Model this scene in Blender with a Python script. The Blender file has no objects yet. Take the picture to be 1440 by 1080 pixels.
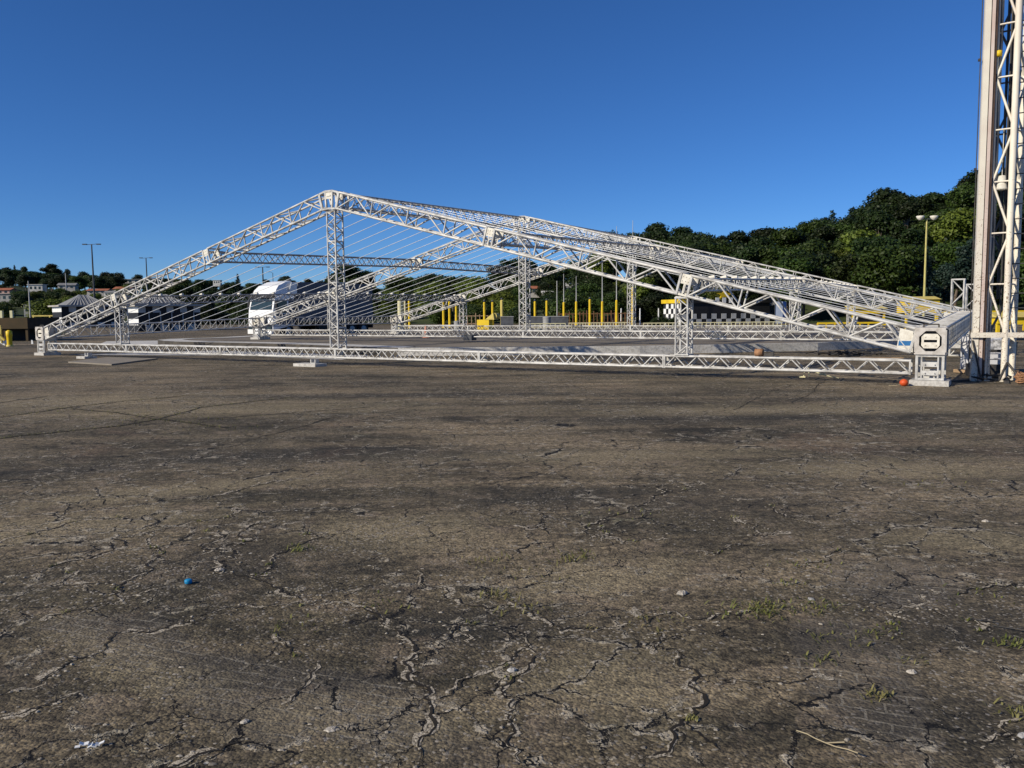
import bpy, math, random
import numpy as np
from mathutils import Vector, Matrix
random.seed(7); rng = np.random.default_rng(11)
S = bpy.context.scene
COL = S.collection
PI = math.pi

# ------------------------------------------------------------------ camera
F = 1150.0; PITCH = math.atan(100 / F); ROLL = -0.010; EYE = 1.6
CAMR = Matrix.Rotation(PI / 2 - PITCH, 3, 'X') @ Matrix.Rotation(ROLL, 3, 'Z')
cam = bpy.data.cameras.new('camera'); cam.sensor_width = 36; cam.lens = 36 * F / 1440
cam.clip_end = 6000; cam.clip_start = 0.05
co = bpy.data.objects.new('camera', cam); COL.objects.link(co)
co.matrix_world = Matrix.Translation((0, 0, EYE)) @ CAMR.to_4x4()
S.camera = co

def ray(x, y): return CAMR @ Vector(((x - 720) / F, -(y - 540) / F, -1.0))
def gp(x, y, z=0.0):                      # ground point seen at photo pixel
    d = ray(x, y); return Vector((0, 0, EYE)) + d * ((z - EYE) / d.z)
def pt(x, y, Y):                          # point seen at photo pixel, at depth Y
    d = ray(x, y); return Vector((0, 0, EYE)) + d * (Y / d.y)

# ------------------------------------------------------------------ materials
class N:
    def __init__(s, name):
        s.m = bpy.data.materials.new(name); s.m.use_nodes = True
        s.t = s.m.node_tree; s.t.nodes.clear()
        s.out = s.n('ShaderNodeOutputMaterial'); s.b = s.n('ShaderNodeBsdfPrincipled')
        s.l(s.b.outputs[0], s.out.inputs[0]); s.b.inputs['Specular IOR Level'].default_value = 0.3
        s.tc = s.n('ShaderNodeTexCoord')
    def n(s, k, **kw):
        x = s.t.nodes.new(k)
        for a, v in kw.items(): setattr(x, a, v)
        return x
    def l(s, a, b): s.t.links.new(a, b)
    def set(s, node, **kw):
        for k, v in kw.items():
            i = node.inputs[k.replace('_', ' ')]
            if hasattr(v, 'is_output'): s.l(v, i)
            else: i.default_value = v
        return node
    def noise(s, scale, detail=4, rough=.6, vec=None, dist=0.0):
        x = s.n('ShaderNodeTexNoise'); s.set(x, Scale=scale, Detail=detail, Roughness=rough, Distortion=dist)
        s.l(vec if vec else s.tc.outputs['Object'], x.inputs['Vector']); return x.outputs[0]
    def ramp(s, fac, a, b, lo=0.0, hi=1.0):
        x = s.n('ShaderNodeMapRange'); x.clamp = True
        s.set(x, From_Min=a, From_Max=b, To_Min=lo, To_Max=hi); s.l(fac, x.inputs[0]); return x.outputs[0]
    def mix(s, fac, a, b, mode='MIX'):
        x = s.n('ShaderNodeMix', data_type='RGBA', blend_type=mode)
        for i, v in ((0, fac), (6, a), (7, b)):
            if hasattr(v, 'is_output'): s.l(v, x.inputs[i])
            elif i == 0: x.inputs[0].default_value = v
            else: x.inputs[i].default_value = (*v, 1)
        return x.outputs[2]
    def math(s, op, a, b=0.0):
        x = s.n('ShaderNodeMath', operation=op)
        for i, v in ((0, a), (1, b)):
            if hasattr(v, 'is_output'): s.l(v, x.inputs[i])
            else: x.inputs[i].default_value = v
        return x.outputs[0]
    def bump(s, h, strength=.5, dist=.01):
        x = s.n('ShaderNodeBump'); x.inputs['Strength'].default_value = strength
        x.inputs['Distance'].default_value = dist; s.l(h, x.inputs['Height']); s.l(x.outputs[0], s.b.inputs['Normal'])
    def color(s, c):
        if hasattr(c, 'is_output'): s.l(c, s.b.inputs['Base Color'])
        else: s.b.inputs['Base Color'].default_value = (*c, 1)

def mat(name, c, rough=.6, c2=None, scale=3.0, metal=0.0, bump=0.0, lo=.42, hi=.68):
    s = N(name); s.b.inputs['Roughness'].default_value = rough; s.b.inputs['Metallic'].default_value = metal
    if c2 is None: c2 = tuple(x * .72 for x in c)
    nz = s.noise(scale, 6, .65)
    s.color(s.mix(s.ramp(nz, lo, hi), c, c2))
    if bump: s.bump(nz, bump, .02)
    return s.m

M = {}
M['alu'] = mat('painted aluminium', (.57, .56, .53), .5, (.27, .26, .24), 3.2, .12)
M['alu_dark'] = mat('dark aluminium', (.33, .33, .33), .5, (.20, .20, .20), 2.5, .15)  # dark grey aluminium; the left purlins' shade is put into this colour
M['plate'] = mat('weathered plate', (.52, .49, .45), .55, (.33, .30, .26), 6, .1)
M['plate_light'] = mat('cover plate', (.70, .67, .58), .55, (.50, .46, .38), 8)
M['steel_dark'] = mat('dark steel', (.035, .035, .035), .5, (.07, .06, .05), 6)
M['cable'] = mat('steel cable', (.62, .64, .66), .35, None, 4, .3)
M['blue'] = mat('blue sticker', (.02, .13, .32), .5)
M['white'] = mat('white paint', (.78, .78, .76), .4, (.66, .66, .63), 2)
M['truck_white'] = mat('white truck paint', (.80, .80, .79), .25, (.72, .72, .70), 1)
M['tarp'] = mat('dark tarpaulin', (.10, .115, .14), .65, (.065, .075, .095), .8)
M['rubber'] = mat('tyre rubber', (.018, .018, .018), .8)
M['glass'] = mat('dark glass', (.03, .05, .06), .08)
M['yellow'] = mat('yellow paint', (.72, .50, .015), .5, (.55, .37, .02), 1.5)
M['yellow_old'] = mat('faded yellow paint', (.62, .49, .12), .55, (.45, .36, .12), 3)
M['pale_yellow'] = mat('pale yellow paint', (.64, .60, .36), .6, (.5, .45, .27), 2)
M['black'] = mat('black paint', (.018, .018, .02), .6)
M['grey'] = mat('grey concrete', (.30, .30, .29), .8, (.2, .2, .19), 2, bump=.2)
M['grey_dark'] = mat('dark concrete', (.085, .09, .10), .85, (.05, .052, .058), 2, bump=.2)
M['panel_shaded'] = mat('shaded white panel', (.50, .50, .48), .7, (.40, .40, .38), 1)  # white panels greyed so the building fronts carry their shade in the colour
M['cone_pink'] = mat('faded cone plastic', (.50, .20, .13), .6, (.42, .26, .2), 12)
M['orange'] = mat('orange plastic', (.60, .085, .02), .5)
M['wood'] = mat('bare timber', (.36, .25, .15), .7, (.24, .16, .09), 5)
M['tan'] = mat('tan leather', (.34, .18, .09), .7, (.20, .10, .05), 12)
M['roof_tile'] = mat('clay tile', (.34, .12, .06), .8, (.22, .08, .05), 1)
M['roof_grey'] = mat('grey sheet roof', (.22, .22, .215), .6, (.15, .15, .145), 1)
M['seam'] = mat('pale roof seam', (.42, .42, .41), .6)
M['plaster'] = mat('pale plaster', (.42, .40, .36), .8, (.30, .28, .26), .6)
M['house_white'] = mat('weathered white wall', (.50, .49, .46), .8, (.38, .37, .35), .4)
M['plaster_pink'] = mat('pink plaster', (.45, .30, .26), .8)
M['brown_wall'] = mat('brown wall', (.065, .042, .018), .8, (.04, .03, .014), .8)
M['pole_grey'] = mat('galvanised pole', (.06, .065, .07), .5)
M['pole_pale'] = mat('pale metal pole', (.45, .45, .43), .5)
M['pole_yellow'] = mat('yellow lamp pole', (.50, .44, .15), .5)
M['wrap'] = mat('white plastic wrap', (.55, .55, .56), .35, (.12, .12, .12), 3, lo=.5, hi=.6)
M['straw'] = mat('dry straw', (.36, .30, .19), .8)
M['stone'] = mat('pale stone', (.46, .42, .36), .9, (.25, .22, .18), 60, bump=.6)
M['stone_grey'] = mat('grey stone', (.36, .35, .33), .8, (.22, .21, .2), 30)
M['cap_blue'] = mat('blue plastic', (.01, .22, .45), .35)
M['banner'] = mat('blue white banner', (.62, .68, .75), .5, (.5, .58, .7), .5)
M['bark'] = mat('tree bark', (.14, .11, .085), .9, (.07, .055, .045), 6, bump=.4)
M['soil'] = mat('soil', (.06, .045, .03), .9)

def tower_mat(a_=(.74, .69, .57), b_=(.64, .57, .48)):
    s = N('chipped cream paint'); s.b.inputs['Roughness'].default_value = .55
    a = s.noise(26, 5, .7); g = s.noise(1.1, 3, .6)
    sep = s.n('ShaderNodeSeparateXYZ'); s.l(s.tc.outputs['Object'], sep.inputs[0])
    low = s.ramp(sep.outputs[2], 5.5, 2.0, -.02, .09)          # more chips near the foot
    chips = s.ramp(s.math('ADD', a, low), .655, .70)
    base = s.mix(s.ramp(g, .4, .65), a_, b_)
    s.color(s.mix(chips, base, (.20, .13, .08))); s.bump(a, .2, .004); return s.m
M['cream'] = tower_mat(); M['flange'] = tower_mat((.62, .52, .46), (.52, .40, .34))
M['brown_rust'] = mat('rusty brown paint', (.075, .045, .032), .7, (.045, .028, .02), 10)

def leaf_mat(name, a, b, c):
    s = N(name); s.b.inputs['Roughness'].default_value = .55; s.b.inputs['Specular IOR Level'].default_value = .25
    geo = s.n('ShaderNodeNewGeometry'); oi = s.n('ShaderNodeObjectInfo')
    x = s.mix(geo.outputs['Random Per Island'], a, b)
    nz = s.noise(.35, 3, .6)
    x = s.mix(s.ramp(nz, .45, .7), x, c)
    hs = s.n('ShaderNodeHueSaturation'); s.l(x, hs.inputs['Color'])
    s.l(s.ramp(oi.outputs['Random'], 0, 1, .5, 1.35), hs.inputs['Value'])
    s.l(s.ramp(oi.outputs['Random'], 0, 1, .485, .515), hs.inputs['Hue'])
    s.color(hs.outputs[0])
    tr = s.n('ShaderNodeBsdfTranslucent'); s.l(hs.outputs[0], tr.inputs[0])
    mx = s.n('ShaderNodeMixShader'); mx.inputs[0].default_value = .22
    s.l(s.b.outputs[0], mx.inputs[1]); s.l(tr.outputs[0], mx.inputs[2]); s.l(mx.outputs[0], s.out.inputs[0])
    return s.m
M['leaf_dark'] = leaf_mat('dark evergreen leaves', (.011, .022, .005), (.028, .046, .009), (.018, .030, .007))
M['leaf_mid'] = leaf_mat('mid green leaves', (.018, .035, .006), (.048, .074, .011), (.032, .050, .008))
M['leaf_bright'] = leaf_mat('bright green leaves', (.060, .085, .010), (.12, .145, .020), (.088, .105, .014))
M['leaf_blue'] = leaf_mat('blue grey leaves', (.014, .030, .022), (.028, .050, .034), (.020, .038, .028))
M['weed'] = leaf_mat('weed blades', (.10, .13, .025), (.24, .24, .07), (.30, .25, .11))

# ------------------------------------------------------------------ mesh builder
class MB:
    def __init__(s): s.v = []; s.f = []; s.mi = []; s.cur = 0; s.smooth = []
    def add(s, vs, fs, smooth=False):
        o = len(s.v); s.v += [tuple(p) for p in vs]
        for f in fs: s.f.append(tuple(i + o for i in f)); s.mi.append(s.cur); s.smooth.append(smooth)
    def box(s, c, size, rot=None):
        hx, hy, hz = (q / 2 for q in size); c = Vector(c)
        vs = [Vector((x, y, z)) for z in (-hz, hz) for x, y in ((-hx, -hy), (hx, -hy), (hx, hy), (-hx, hy))]
        if rot is not None: vs = [rot @ p for p in vs]
        s.add([c + p for p in vs], [(3, 2, 1, 0), (4, 5, 6, 7), (0, 1, 5, 4), (1, 2, 6, 5), (2, 3, 7, 6), (3, 0, 4, 7)])
    def b2(s, lo, hi): s.box([(a + b) / 2 for a, b in zip(lo, hi)], [b - a for a, b in zip(lo, hi)])
    def tube(s, p, q, r, r2=None, n=6, caps=True):
        p, q = Vector(p), Vector(q); d = (q - p)
        if d.length < 1e-6: return
        d.normalize(); a = d.orthogonal().normalized(); b = d.cross(a); r2 = r if r2 is None else r2
        vs = []
        for c, rr in ((p, r), (q, r2)):
            for i in range(n):
                t = 2 * PI * i / n; vs.append(c + (a * math.cos(t) + b * math.sin(t)) * rr)
        fs = [(i, (i + 1) % n, n + (i + 1) % n, n + i) for i in range(n)]
        s.add(vs, fs, n > 4)
        if caps: s.add(vs, [tuple(range(n - 1, -1, -1)), tuple(range(n, 2 * n))])
    def bar(s, p, q, w, h, up=(0, 0, 1)):
        p, q = Vector(p), Vector(q); d = (q - p); L = d.length; d.normalize()
        up = Vector(up); x = d.cross(up)
        if x.length < 1e-4: x = d.orthogonal()
        x.normalize(); z = x.cross(d)
        s.box((p + q) / 2, (w, L, h), Matrix((x, d, z)).transposed())
    def path(s, pts, r, n=6):
        for a, b in zip(pts[:-1], pts[1:]): s.tube(a, b, r, n=n)
    def prism(s, poly, z0, z1):
        n = len(poly); vs = [(x, y, z0) for x, y in poly] + [(x, y, z1) for x, y in poly]
        s.add(vs, [tuple(range(n - 1, -1, -1)), tuple(range(n, 2 * n))] + [(i, (i + 1) % n, n + (i + 1) % n, n + i) for i in range(n)])
    def extr(s, poly3, d):
        n = len(poly3); d = Vector(d); vs = [Vector(p) for p in poly3]; vs += [p + d for p in vs]
        s.add(vs, [tuple(range(n - 1, -1, -1)), tuple(range(n, 2 * n))] + [(i, (i + 1) % n, n + (i + 1) % n, n + i) for i in range(n)])
    def lathe(s, prof, c=(0, 0, 0), n=16, axis='Z'):
        vs = []
        for r, z in prof:
            for i in range(n):
                t = 2 * PI * i / n; a, b = r * math.cos(t), r * math.sin(t)
                vs.append((c[0] + a, c[1] + b, c[2] + z) if axis == 'Z' else (c[0] + a, c[1] + z, c[2] + b) if axis == 'Y' else (c[0] + z, c[1] + a, c[2] + b))
        fs = []
        for k in range(len(prof) - 1):
            for i in range(n): fs.append((k * n + i, k * n + (i + 1) % n, (k + 1) * n + (i + 1) % n, (k + 1) * n + i))
        s.add(vs, fs, True)
        m = len(prof) - 1
        s.add(vs, [tuple(range(n - 1, -1, -1)), tuple(range(m * n, m * n + n))])
    def build(s, name, mats, parent=None, loc=(0, 0, 0), rz=0.0, recalc=True):
        me = bpy.data.meshes.new(name); me.from_pydata(s.v, [], s.f)
        if not isinstance(mats, (list, tuple)): mats = [mats]
        for m in mats: me.materials.append(m)
        me.polygons.foreach_set('material_index', s.mi); me.polygons.foreach_set('use_smooth', s.smooth); me.update()
        o = bpy.data.objects.new(name, me); COL.objects.link(o)
        o.location = loc; o.rotation_euler = (0, 0, rz)
        if parent: o.parent = parent
        return o

def tag(o, label, cat, group=None):
    o['label'] = label; o['category'] = cat
    if group: o['group'] = group
    return o
def thing(name, label, cat, loc=(0, 0, 0), rz=0.0, group=None):
    o = bpy.data.objects.new(name, None); COL.objects.link(o); o.empty_display_size = .3
    o.location = loc; o.rotation_euler = (0, 0, rz); return tag(o, label, cat, group)
KIDS = {}
def kids(o): return [c for c in bpy.data.objects if c.parent == o]
def dup(o, parent=None, label=None, _k=None):
    c = o.copy(); COL.objects.link(c); c.parent = parent
    for ch in (KIDS[o.name] if o.name in KIDS else KIDS.setdefault(o.name, kids(o))): dup(ch, c)
    if label: c['label'] = label
    return c
def struct(o, kind='structure'): o['kind'] = kind; return o

# ------------------------------------------------------------------ world and sun
SUN_DIR = Vector((-.86, -.51, 0)).normalized(); EL = math.radians(29)
w = bpy.data.worlds.new('World'); S.world = w; w.use_nodes = True
nt = w.node_tree; bg = nt.nodes['Background']; sky = nt.nodes.new('ShaderNodeTexSky')
sky.sky_type = 'NISHITA'; sky.sun_disc = False; sky.sun_elevation = EL
sky.sun_rotation = math.atan2(SUN_DIR.x, SUN_DIR.y)
sky.altitude = 2500; sky.air_density = 1.0; sky.dust_density = .45; sky.ozone_density = 10
hs_ = nt.nodes.new('ShaderNodeHueSaturation'); hs_.inputs['Hue'].default_value = .503; hs_.inputs['Saturation'].default_value = 1.06; nt.links.new(sky.outputs[0], hs_.inputs['Color'])
nt.links.new(hs_.outputs[0], bg.inputs[0]); bg.inputs[1].default_value = .10
sl = bpy.data.lights.new('sun', 'SUN'); sl.energy = 5.0; sl.angle = math.radians(.53); sl.color = (1, .91, .76)
so = bpy.data.objects.new('sun', sl); COL.objects.link(so); so.location = (-60, -20, 60)
sd = Vector((SUN_DIR.x * math.cos(EL), SUN_DIR.y * math.cos(EL), math.sin(EL)))
so.rotation_euler = sd.to_track_quat('Z', 'Y').to_euler()
S.view_settings.view_transform = 'Standard'; S.view_settings.look = 'None'
S.view_settings.exposure = 0.08; S.view_settings.gamma = 1
S.render.engine = 'CYCLES'

# ------------------------------------------------------------------ ground
def asphalt():
    s = N('cracked old asphalt'); s.b.inputs['Roughness'].default_value = .88; s.b.inputs['Specular IOR Level'].default_value = .2
    P = s.tc.outputs['Object']
    big = s.noise(.16, 5, .62); mid = s.noise(.7, 6, .7, dist=.6); fine = s.noise(9, 6, .75); grit = s.noise(60, 3, .8)
    col = s.mix(s.ramp(mid, .38, .64), (.028, .026, .020), (.084, .073, .050))
    # long swept streaks of dust
    mp = s.n('ShaderNodeMapping'); mp.inputs['Rotation'].default_value = (0, 0, .25); mp.inputs['Scale'].default_value = (.22, 1.5, 1); s.l(P, mp.inputs[0])
    streak = s.noise(.8, 6, .68, mp.outputs[0], .4)
    dust = s.math('ADD', s.ramp(streak, .43, .66, 0, .70), s.ramp(big, .46, .64, 0, .55))
    dust = s.math('MULTIPLY', dust, s.ramp(fine, .34, .60, .3, 1))
    col = s.mix(dust, col, (.262, .213, .146))
    red = s.ramp(s.noise(.33, 4, .6, dist=.8), .60, .74, 0, .5)
    col = s.mix(red, col, (.13, .085, .062))
    mot = s.noise(16, 7, .75); mot2 = s.noise(2.6, 6, .72, dist=.5)
    col = s.mix(1.0, col, s.mix(s.ramp(mot, .36, .66), (.42, .41, .40), (1.95, 1.88, 1.74)), 'MULTIPLY')
    col = s.mix(s.ramp(mot2, .53, .68, 0, .55), col, (.235, .185, .135))
    def blob(c, rx, ry, a):
        m = s.n('ShaderNodeMapping', vector_type='TEXTURE'); m.inputs['Location'].default_value = (c.x, c.y, 0); m.inputs['Rotation'].default_value = (0, 0, a); m.inputs['Scale'].default_value = (rx, ry, 1)
        s.l(P, m.inputs[0]); ln = s.n('ShaderNodeVectorMath', operation='LENGTH'); s.l(m.outputs[0], ln.inputs[0])
        return s.ramp(s.math('ADD', ln.outputs['Value'], s.ramp(mid, .3, .7, -.55, .55)), 1.1, .8)
    # sandy worn bands and dark oily bands where the lot has them
    def stain(q, rx, ry, a):
        c = gp(*q); m = s.n('ShaderNodeMapping', vector_type='TEXTURE'); m.inputs['Location'].default_value = (c.x, c.y, 0); m.inputs['Rotation'].default_value = (0, 0, a); m.inputs['Scale'].default_value = (rx, ry, 1)
        s.l(P, m.inputs[0]); ln = s.n('ShaderNodeVectorMath', operation='LENGTH'); s.l(m.outputs[0], ln.inputs[0])
        return s.ramp(s.math('ADD', ln.outputs['Value'], s.ramp(mot2, .25, .75, -.7, .7)), 1.25, .35)
    def union(l):
        x = stain(*l[0])
        for q in l[1:]: x = s.math('MAXIMUM', x, stain(*q))
        return x
    sand = union([((60, 745), 1.4, .5, .5), ((170, 925), .9, .16, -.7), ((560, 745), .8, .6, .1), ((830, 815), .7, .35, .3), ((90, 565), 3.2, 1.5, .1), ((330, 575), 3.5, 1.2, .15), ((250, 690), 1.6, .35, .45), ((830, 640), 2.5, .4, .0), ((1240, 660), 1.8, .5, -.1), ((470, 1010), .5, .25, 0), ((1150, 575), 4, .8, 0), ((860, 960), .5, .4, 0), ((1390, 760), .8, .4, 0)])
    oil = union([((430, 640), 3.2, .7, .05), ((1000, 590), 4, .6, 0), ((620, 555), 5, .5, 0), ((1010, 705), 1.6, .6, .1), ((330, 790), .9, .5, .2), ((1330, 870), .8, .6, 0), ((1330, 1000), .5, .4, 0), ((660, 880), .6, .3, .2), ((120, 660), 1.5, .3, .2), ((1300, 560), 3, .5, 0), ((800, 700), 1.4, .5, .1)])
    col = s.mix(s.math('MULTIPLY', sand, s.ramp(mot, .32, .6, .15, .75)), col, (.265, .220, .138))
    col = s.mix(s.math('MULTIPLY', oil, .62), col, (.032, .030, .025))
    # exposed aggregate
    v = s.n('ShaderNodeTexVoronoi'); s.set(v, Scale=75.0); s.l(P, v.inputs['Vector'])
    sp = s.n('ShaderNodeSeparateColor'); s.l(v.outputs['Color'], sp.inputs[0])
    col = s.mix(1.0, col, s.mix(sp.outputs[0], (.55, .55, .56), (1.5, 1.48, 1.42)), 'MULTIPLY')
    pale = s.math('MULTIPLY', s.ramp(sp.outputs[1], .93, .95), s.ramp(mid, .42, .60))
    col = s.mix(pale, col, (.30, .27, .23))
    # small bright chips scattered
    v2 = s.n('ShaderNodeTexVoronoi'); s.set(v2, Scale=9.0); s.l(P, v2.inputs['Vector'])
    sp2 = s.n('ShaderNodeSeparateColor'); s.l(v2.outputs['Color'], sp2.inputs[0])
    chip = s.math('MULTIPLY', s.ramp(v2.outputs['Distance'], .12, .08), s.ramp(sp2.outputs[0], .90, .91))
    col = s.mix(chip, col, (.42, .39, .34))
    # crazing: three scales of crack cells, jittered
    def cells(scale, jit, seed):
        nz = s.n('ShaderNodeTexNoise'); s.set(nz, Scale=scale * 2.6, Detail=5.0, Roughness=.65)
        ad = s.n('ShaderNodeVectorMath', operation='ADD'); ad.inputs[1].default_value = (seed, seed * 2, 0); s.l(P, ad.inputs[0])
        s.l(ad.outputs[0], nz.inputs['Vector'])
        sc = s.n('ShaderNodeVectorMath', operation='SCALE'); sc.inputs['Scale'].default_value = jit; s.l(nz.outputs['Color'], sc.inputs[0])
        a2 = s.n('ShaderNodeVectorMath', operation='ADD'); s.l(ad.outputs[0], a2.inputs[0]); s.l(sc.outputs[0], a2.inputs[1])
        fl = s.n('ShaderNodeVectorMath', operation='MULTIPLY'); fl.inputs[1].default_value = (1, 1, 0); s.l(a2.outputs[0], fl.inputs[0])
        vv = s.n('ShaderNodeTexVoronoi', feature='DISTANCE_TO_EDGE'); s.set(vv, Scale=scale); s.l(fl.outputs[0], vv.inputs['Vector'])
        return s.math('DIVIDE', vv.outputs['Distance'], scale)       # metres, roughly
    wv = s.noise(1.6, 4, .7); zone = s.ramp(s.noise(.42, 3, .55), .41, .53)
    c1 = cells(.62, .9, 3.1); c2 = cells(2.0, .30, 9.4); c3 = cells(5.5, .10, 5.2)
    w1 = s.ramp(wv, .42, .72, .0008, .007); w2 = s.math('MULTIPLY', s.ramp(s.noise(2.3, 4, .7), .34, .62, 0, .0085), zone)
    w3 = s.math('MULTIPLY', s.ramp(s.noise(1.2, 3, .6), .56, .72, 0, .004), zone)
    k1 = s.ramp(s.math('DIVIDE', c1, s.math('ADD', w1, .0004)), 1.3, .6)
    k2 = s.ramp(s.math('DIVIDE', c2, s.math('ADD', w2, .0004)), 1.3, .6)
    k3 = s.ramp(s.math('DIVIDE', c3, s.math('ADD', w3, .0004)), 1.3, .6)
    crack = s.math('MAXIMUM', k1, s.math('MAXIMUM', k2, k3))
    # broken pale rim beside the cracks
    rimw = s.ramp(s.noise(9, 5, .78), .42, .66, 0, .045)
    rim = s.math('MULTIPLY', s.ramp(s.math('DIVIDE', s.math('MINIMUM', s.math('ADD', c1, .006), s.math('ADD', c2, s.ramp(zone, 0, 1, .08, 0))), s.math('ADD', rimw, .0004)), 1.1, .6), s.ramp(fine, .42, .58))
    col = s.mix(s.math('MULTIPLY', rim, .9), col, (.40, .35, .265))
    moss = s.math('MULTIPLY', rim, s.ramp(s.noise(.9, 3, .6), .58, .70, 0, .8))
    col = s.mix(moss, col, (.10, .10, .028))
    # worn patches showing the old block paving
    br = s.n('ShaderNodeTexBrick'); s.set(br, Scale=1.0, Mortar_Size=.006, Brick_Width=.17, Row_Height=.085, Bias=0.0, Mortar_Smooth=.2)
    mp2 = s.n('ShaderNodeMapping'); mp2.inputs['Rotation'].default_value = (0, 0, .35)
    wob = s.n('ShaderNodeTexNoise'); s.set(wob, Scale=5.0, Detail=3.0); s.l(P, wob.inputs['Vector'])
    wsc = s.n('ShaderNodeVectorMath', operation='SCALE'); wsc.inputs['Scale'].default_value = .07; s.l(wob.outputs['Color'], wsc.inputs[0])
    wad = s.n('ShaderNodeVectorMath', operation='ADD'); s.l(P, wad.inputs[0]); s.l(wsc.outputs[0], wad.inputs[1]); s.l(wad.outputs[0], mp2.inputs[0])
    s.l(mp2.outputs[0], br.inputs['Vector'])
    pv = s.math('MAXIMUM', blob(gp(1215, 945), .26, .75, -.25), s.math('MAXIMUM', blob(gp(420, 985), .95, .30, -.5), s.math('MAXIMUM', blob(gp(180, 900), .7, .25, -.6), blob(gp(1240, 820), .5, .5, 0))))
    joint = s.math('MULTIPLY', s.math('MULTIPLY', br.outputs['Fac'], pv), s.ramp(fine, .36, .5, .2, 1))
    col = s.mix(s.math('MULTIPLY', pv, .35), col, (.10, .088, .075))
    col = s.mix(s.math('MULTIPLY', joint, s.ramp(s.noise(3, 3, .6), .40, .62, .1, .9)), col, (.24, .215, .17))
    col = s.mix(crack, col, (.010, .009, .008))
    s.color(col)
    h = s.math('ADD', s.math('MULTIPLY', mot, .55), s.math('MULTIPLY', grit, .6))
    h = s.math('ADD', h, s.math('MULTIPLY', v.outputs['Distance'], -.5))
    h = s.math('SUBTRACT', h, s.math('MULTIPLY', crack, 1.6)); h = s.math('ADD', h, s.math('MULTIPLY', rim, .5))
    h = s.math('SUBTRACT', h, s.math('MULTIPLY', joint, .5)); h = s.math('ADD', h, s.math('MULTIPLY', mid, 1.5))
    s.bump(h, .7, .013); return s.m
M['asphalt'] = asphalt()

m = MB(); xs = [-1500, -300, -120, -60, -30, -15, -8, -4, 0, 4, 8, 15, 30, 60, 120, 300, 1500]; ys = [-200, -20, 0, 2, 4, 8, 12, 16, 20, 25, 30, 40, 50, 60, 75, 90, 120, 300, 900, 2500]
m.add([(x, y, 0) for y in ys for x in xs], [(j * len(xs) + i, j * len(xs) + i + 1, (j + 1) * len(xs) + i + 1, (j + 1) * len(xs) + i) for j in range(len(ys) - 1) for i in range(len(xs) - 1)])
struct(m.build('asphalt_ground', M['asphalt']))

# wide open cracks, traced where they run on the real ground
def jag(pts, rough, depth=5):
    pts = [Vector((p[0], p[1])) for p in pts]
    for k in range(depth):
        out = [pts[0]]
        for a, b in zip(pts[:-1], pts[1:]):
            d = b - a
            if d.length > .035:
                mm = (a + b) / 2 + Vector((-d.y, d.x)) * random.gauss(0, rough); out += [mm, b]
            else: out.append(b)
        pts = out
    return pts
def strip(mb, pts, w0, z, taper=True):
    n = len(pts); L = []; R = []; wv = w0
    for i, p in enumerate(pts):
        a = pts[max(i - 1, 0)]; b = pts[min(i + 1, n - 1)]; d = (b - a); d = d.normalized() if d.length > 1e-9 else Vector((1, 0)); nn = Vector((-d.y, d.x))
        wv = .6 * wv + .4 * w0 * random.uniform(.15, 2.0)
        e = min(1, 6 * min(i, n - 1 - i) / n + .05) if taper else 1
        L.append((*(p + nn * wv * e * random.uniform(.35, .65)), z)); R.append((*(p - nn * wv * e * random.uniform(.35, .65)), z))
    mb.add(L + R, [(i, n + i, n + i + 1, i + 1) for i in range(n - 1)])
Z7 = lambda l: [(x / 1.929, y / 1.929 + 520) for x, y in l]
Z8 = lambda l: [(x / 1.929 + 720, y / 1.929 + 520) for x, y in l]
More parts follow.
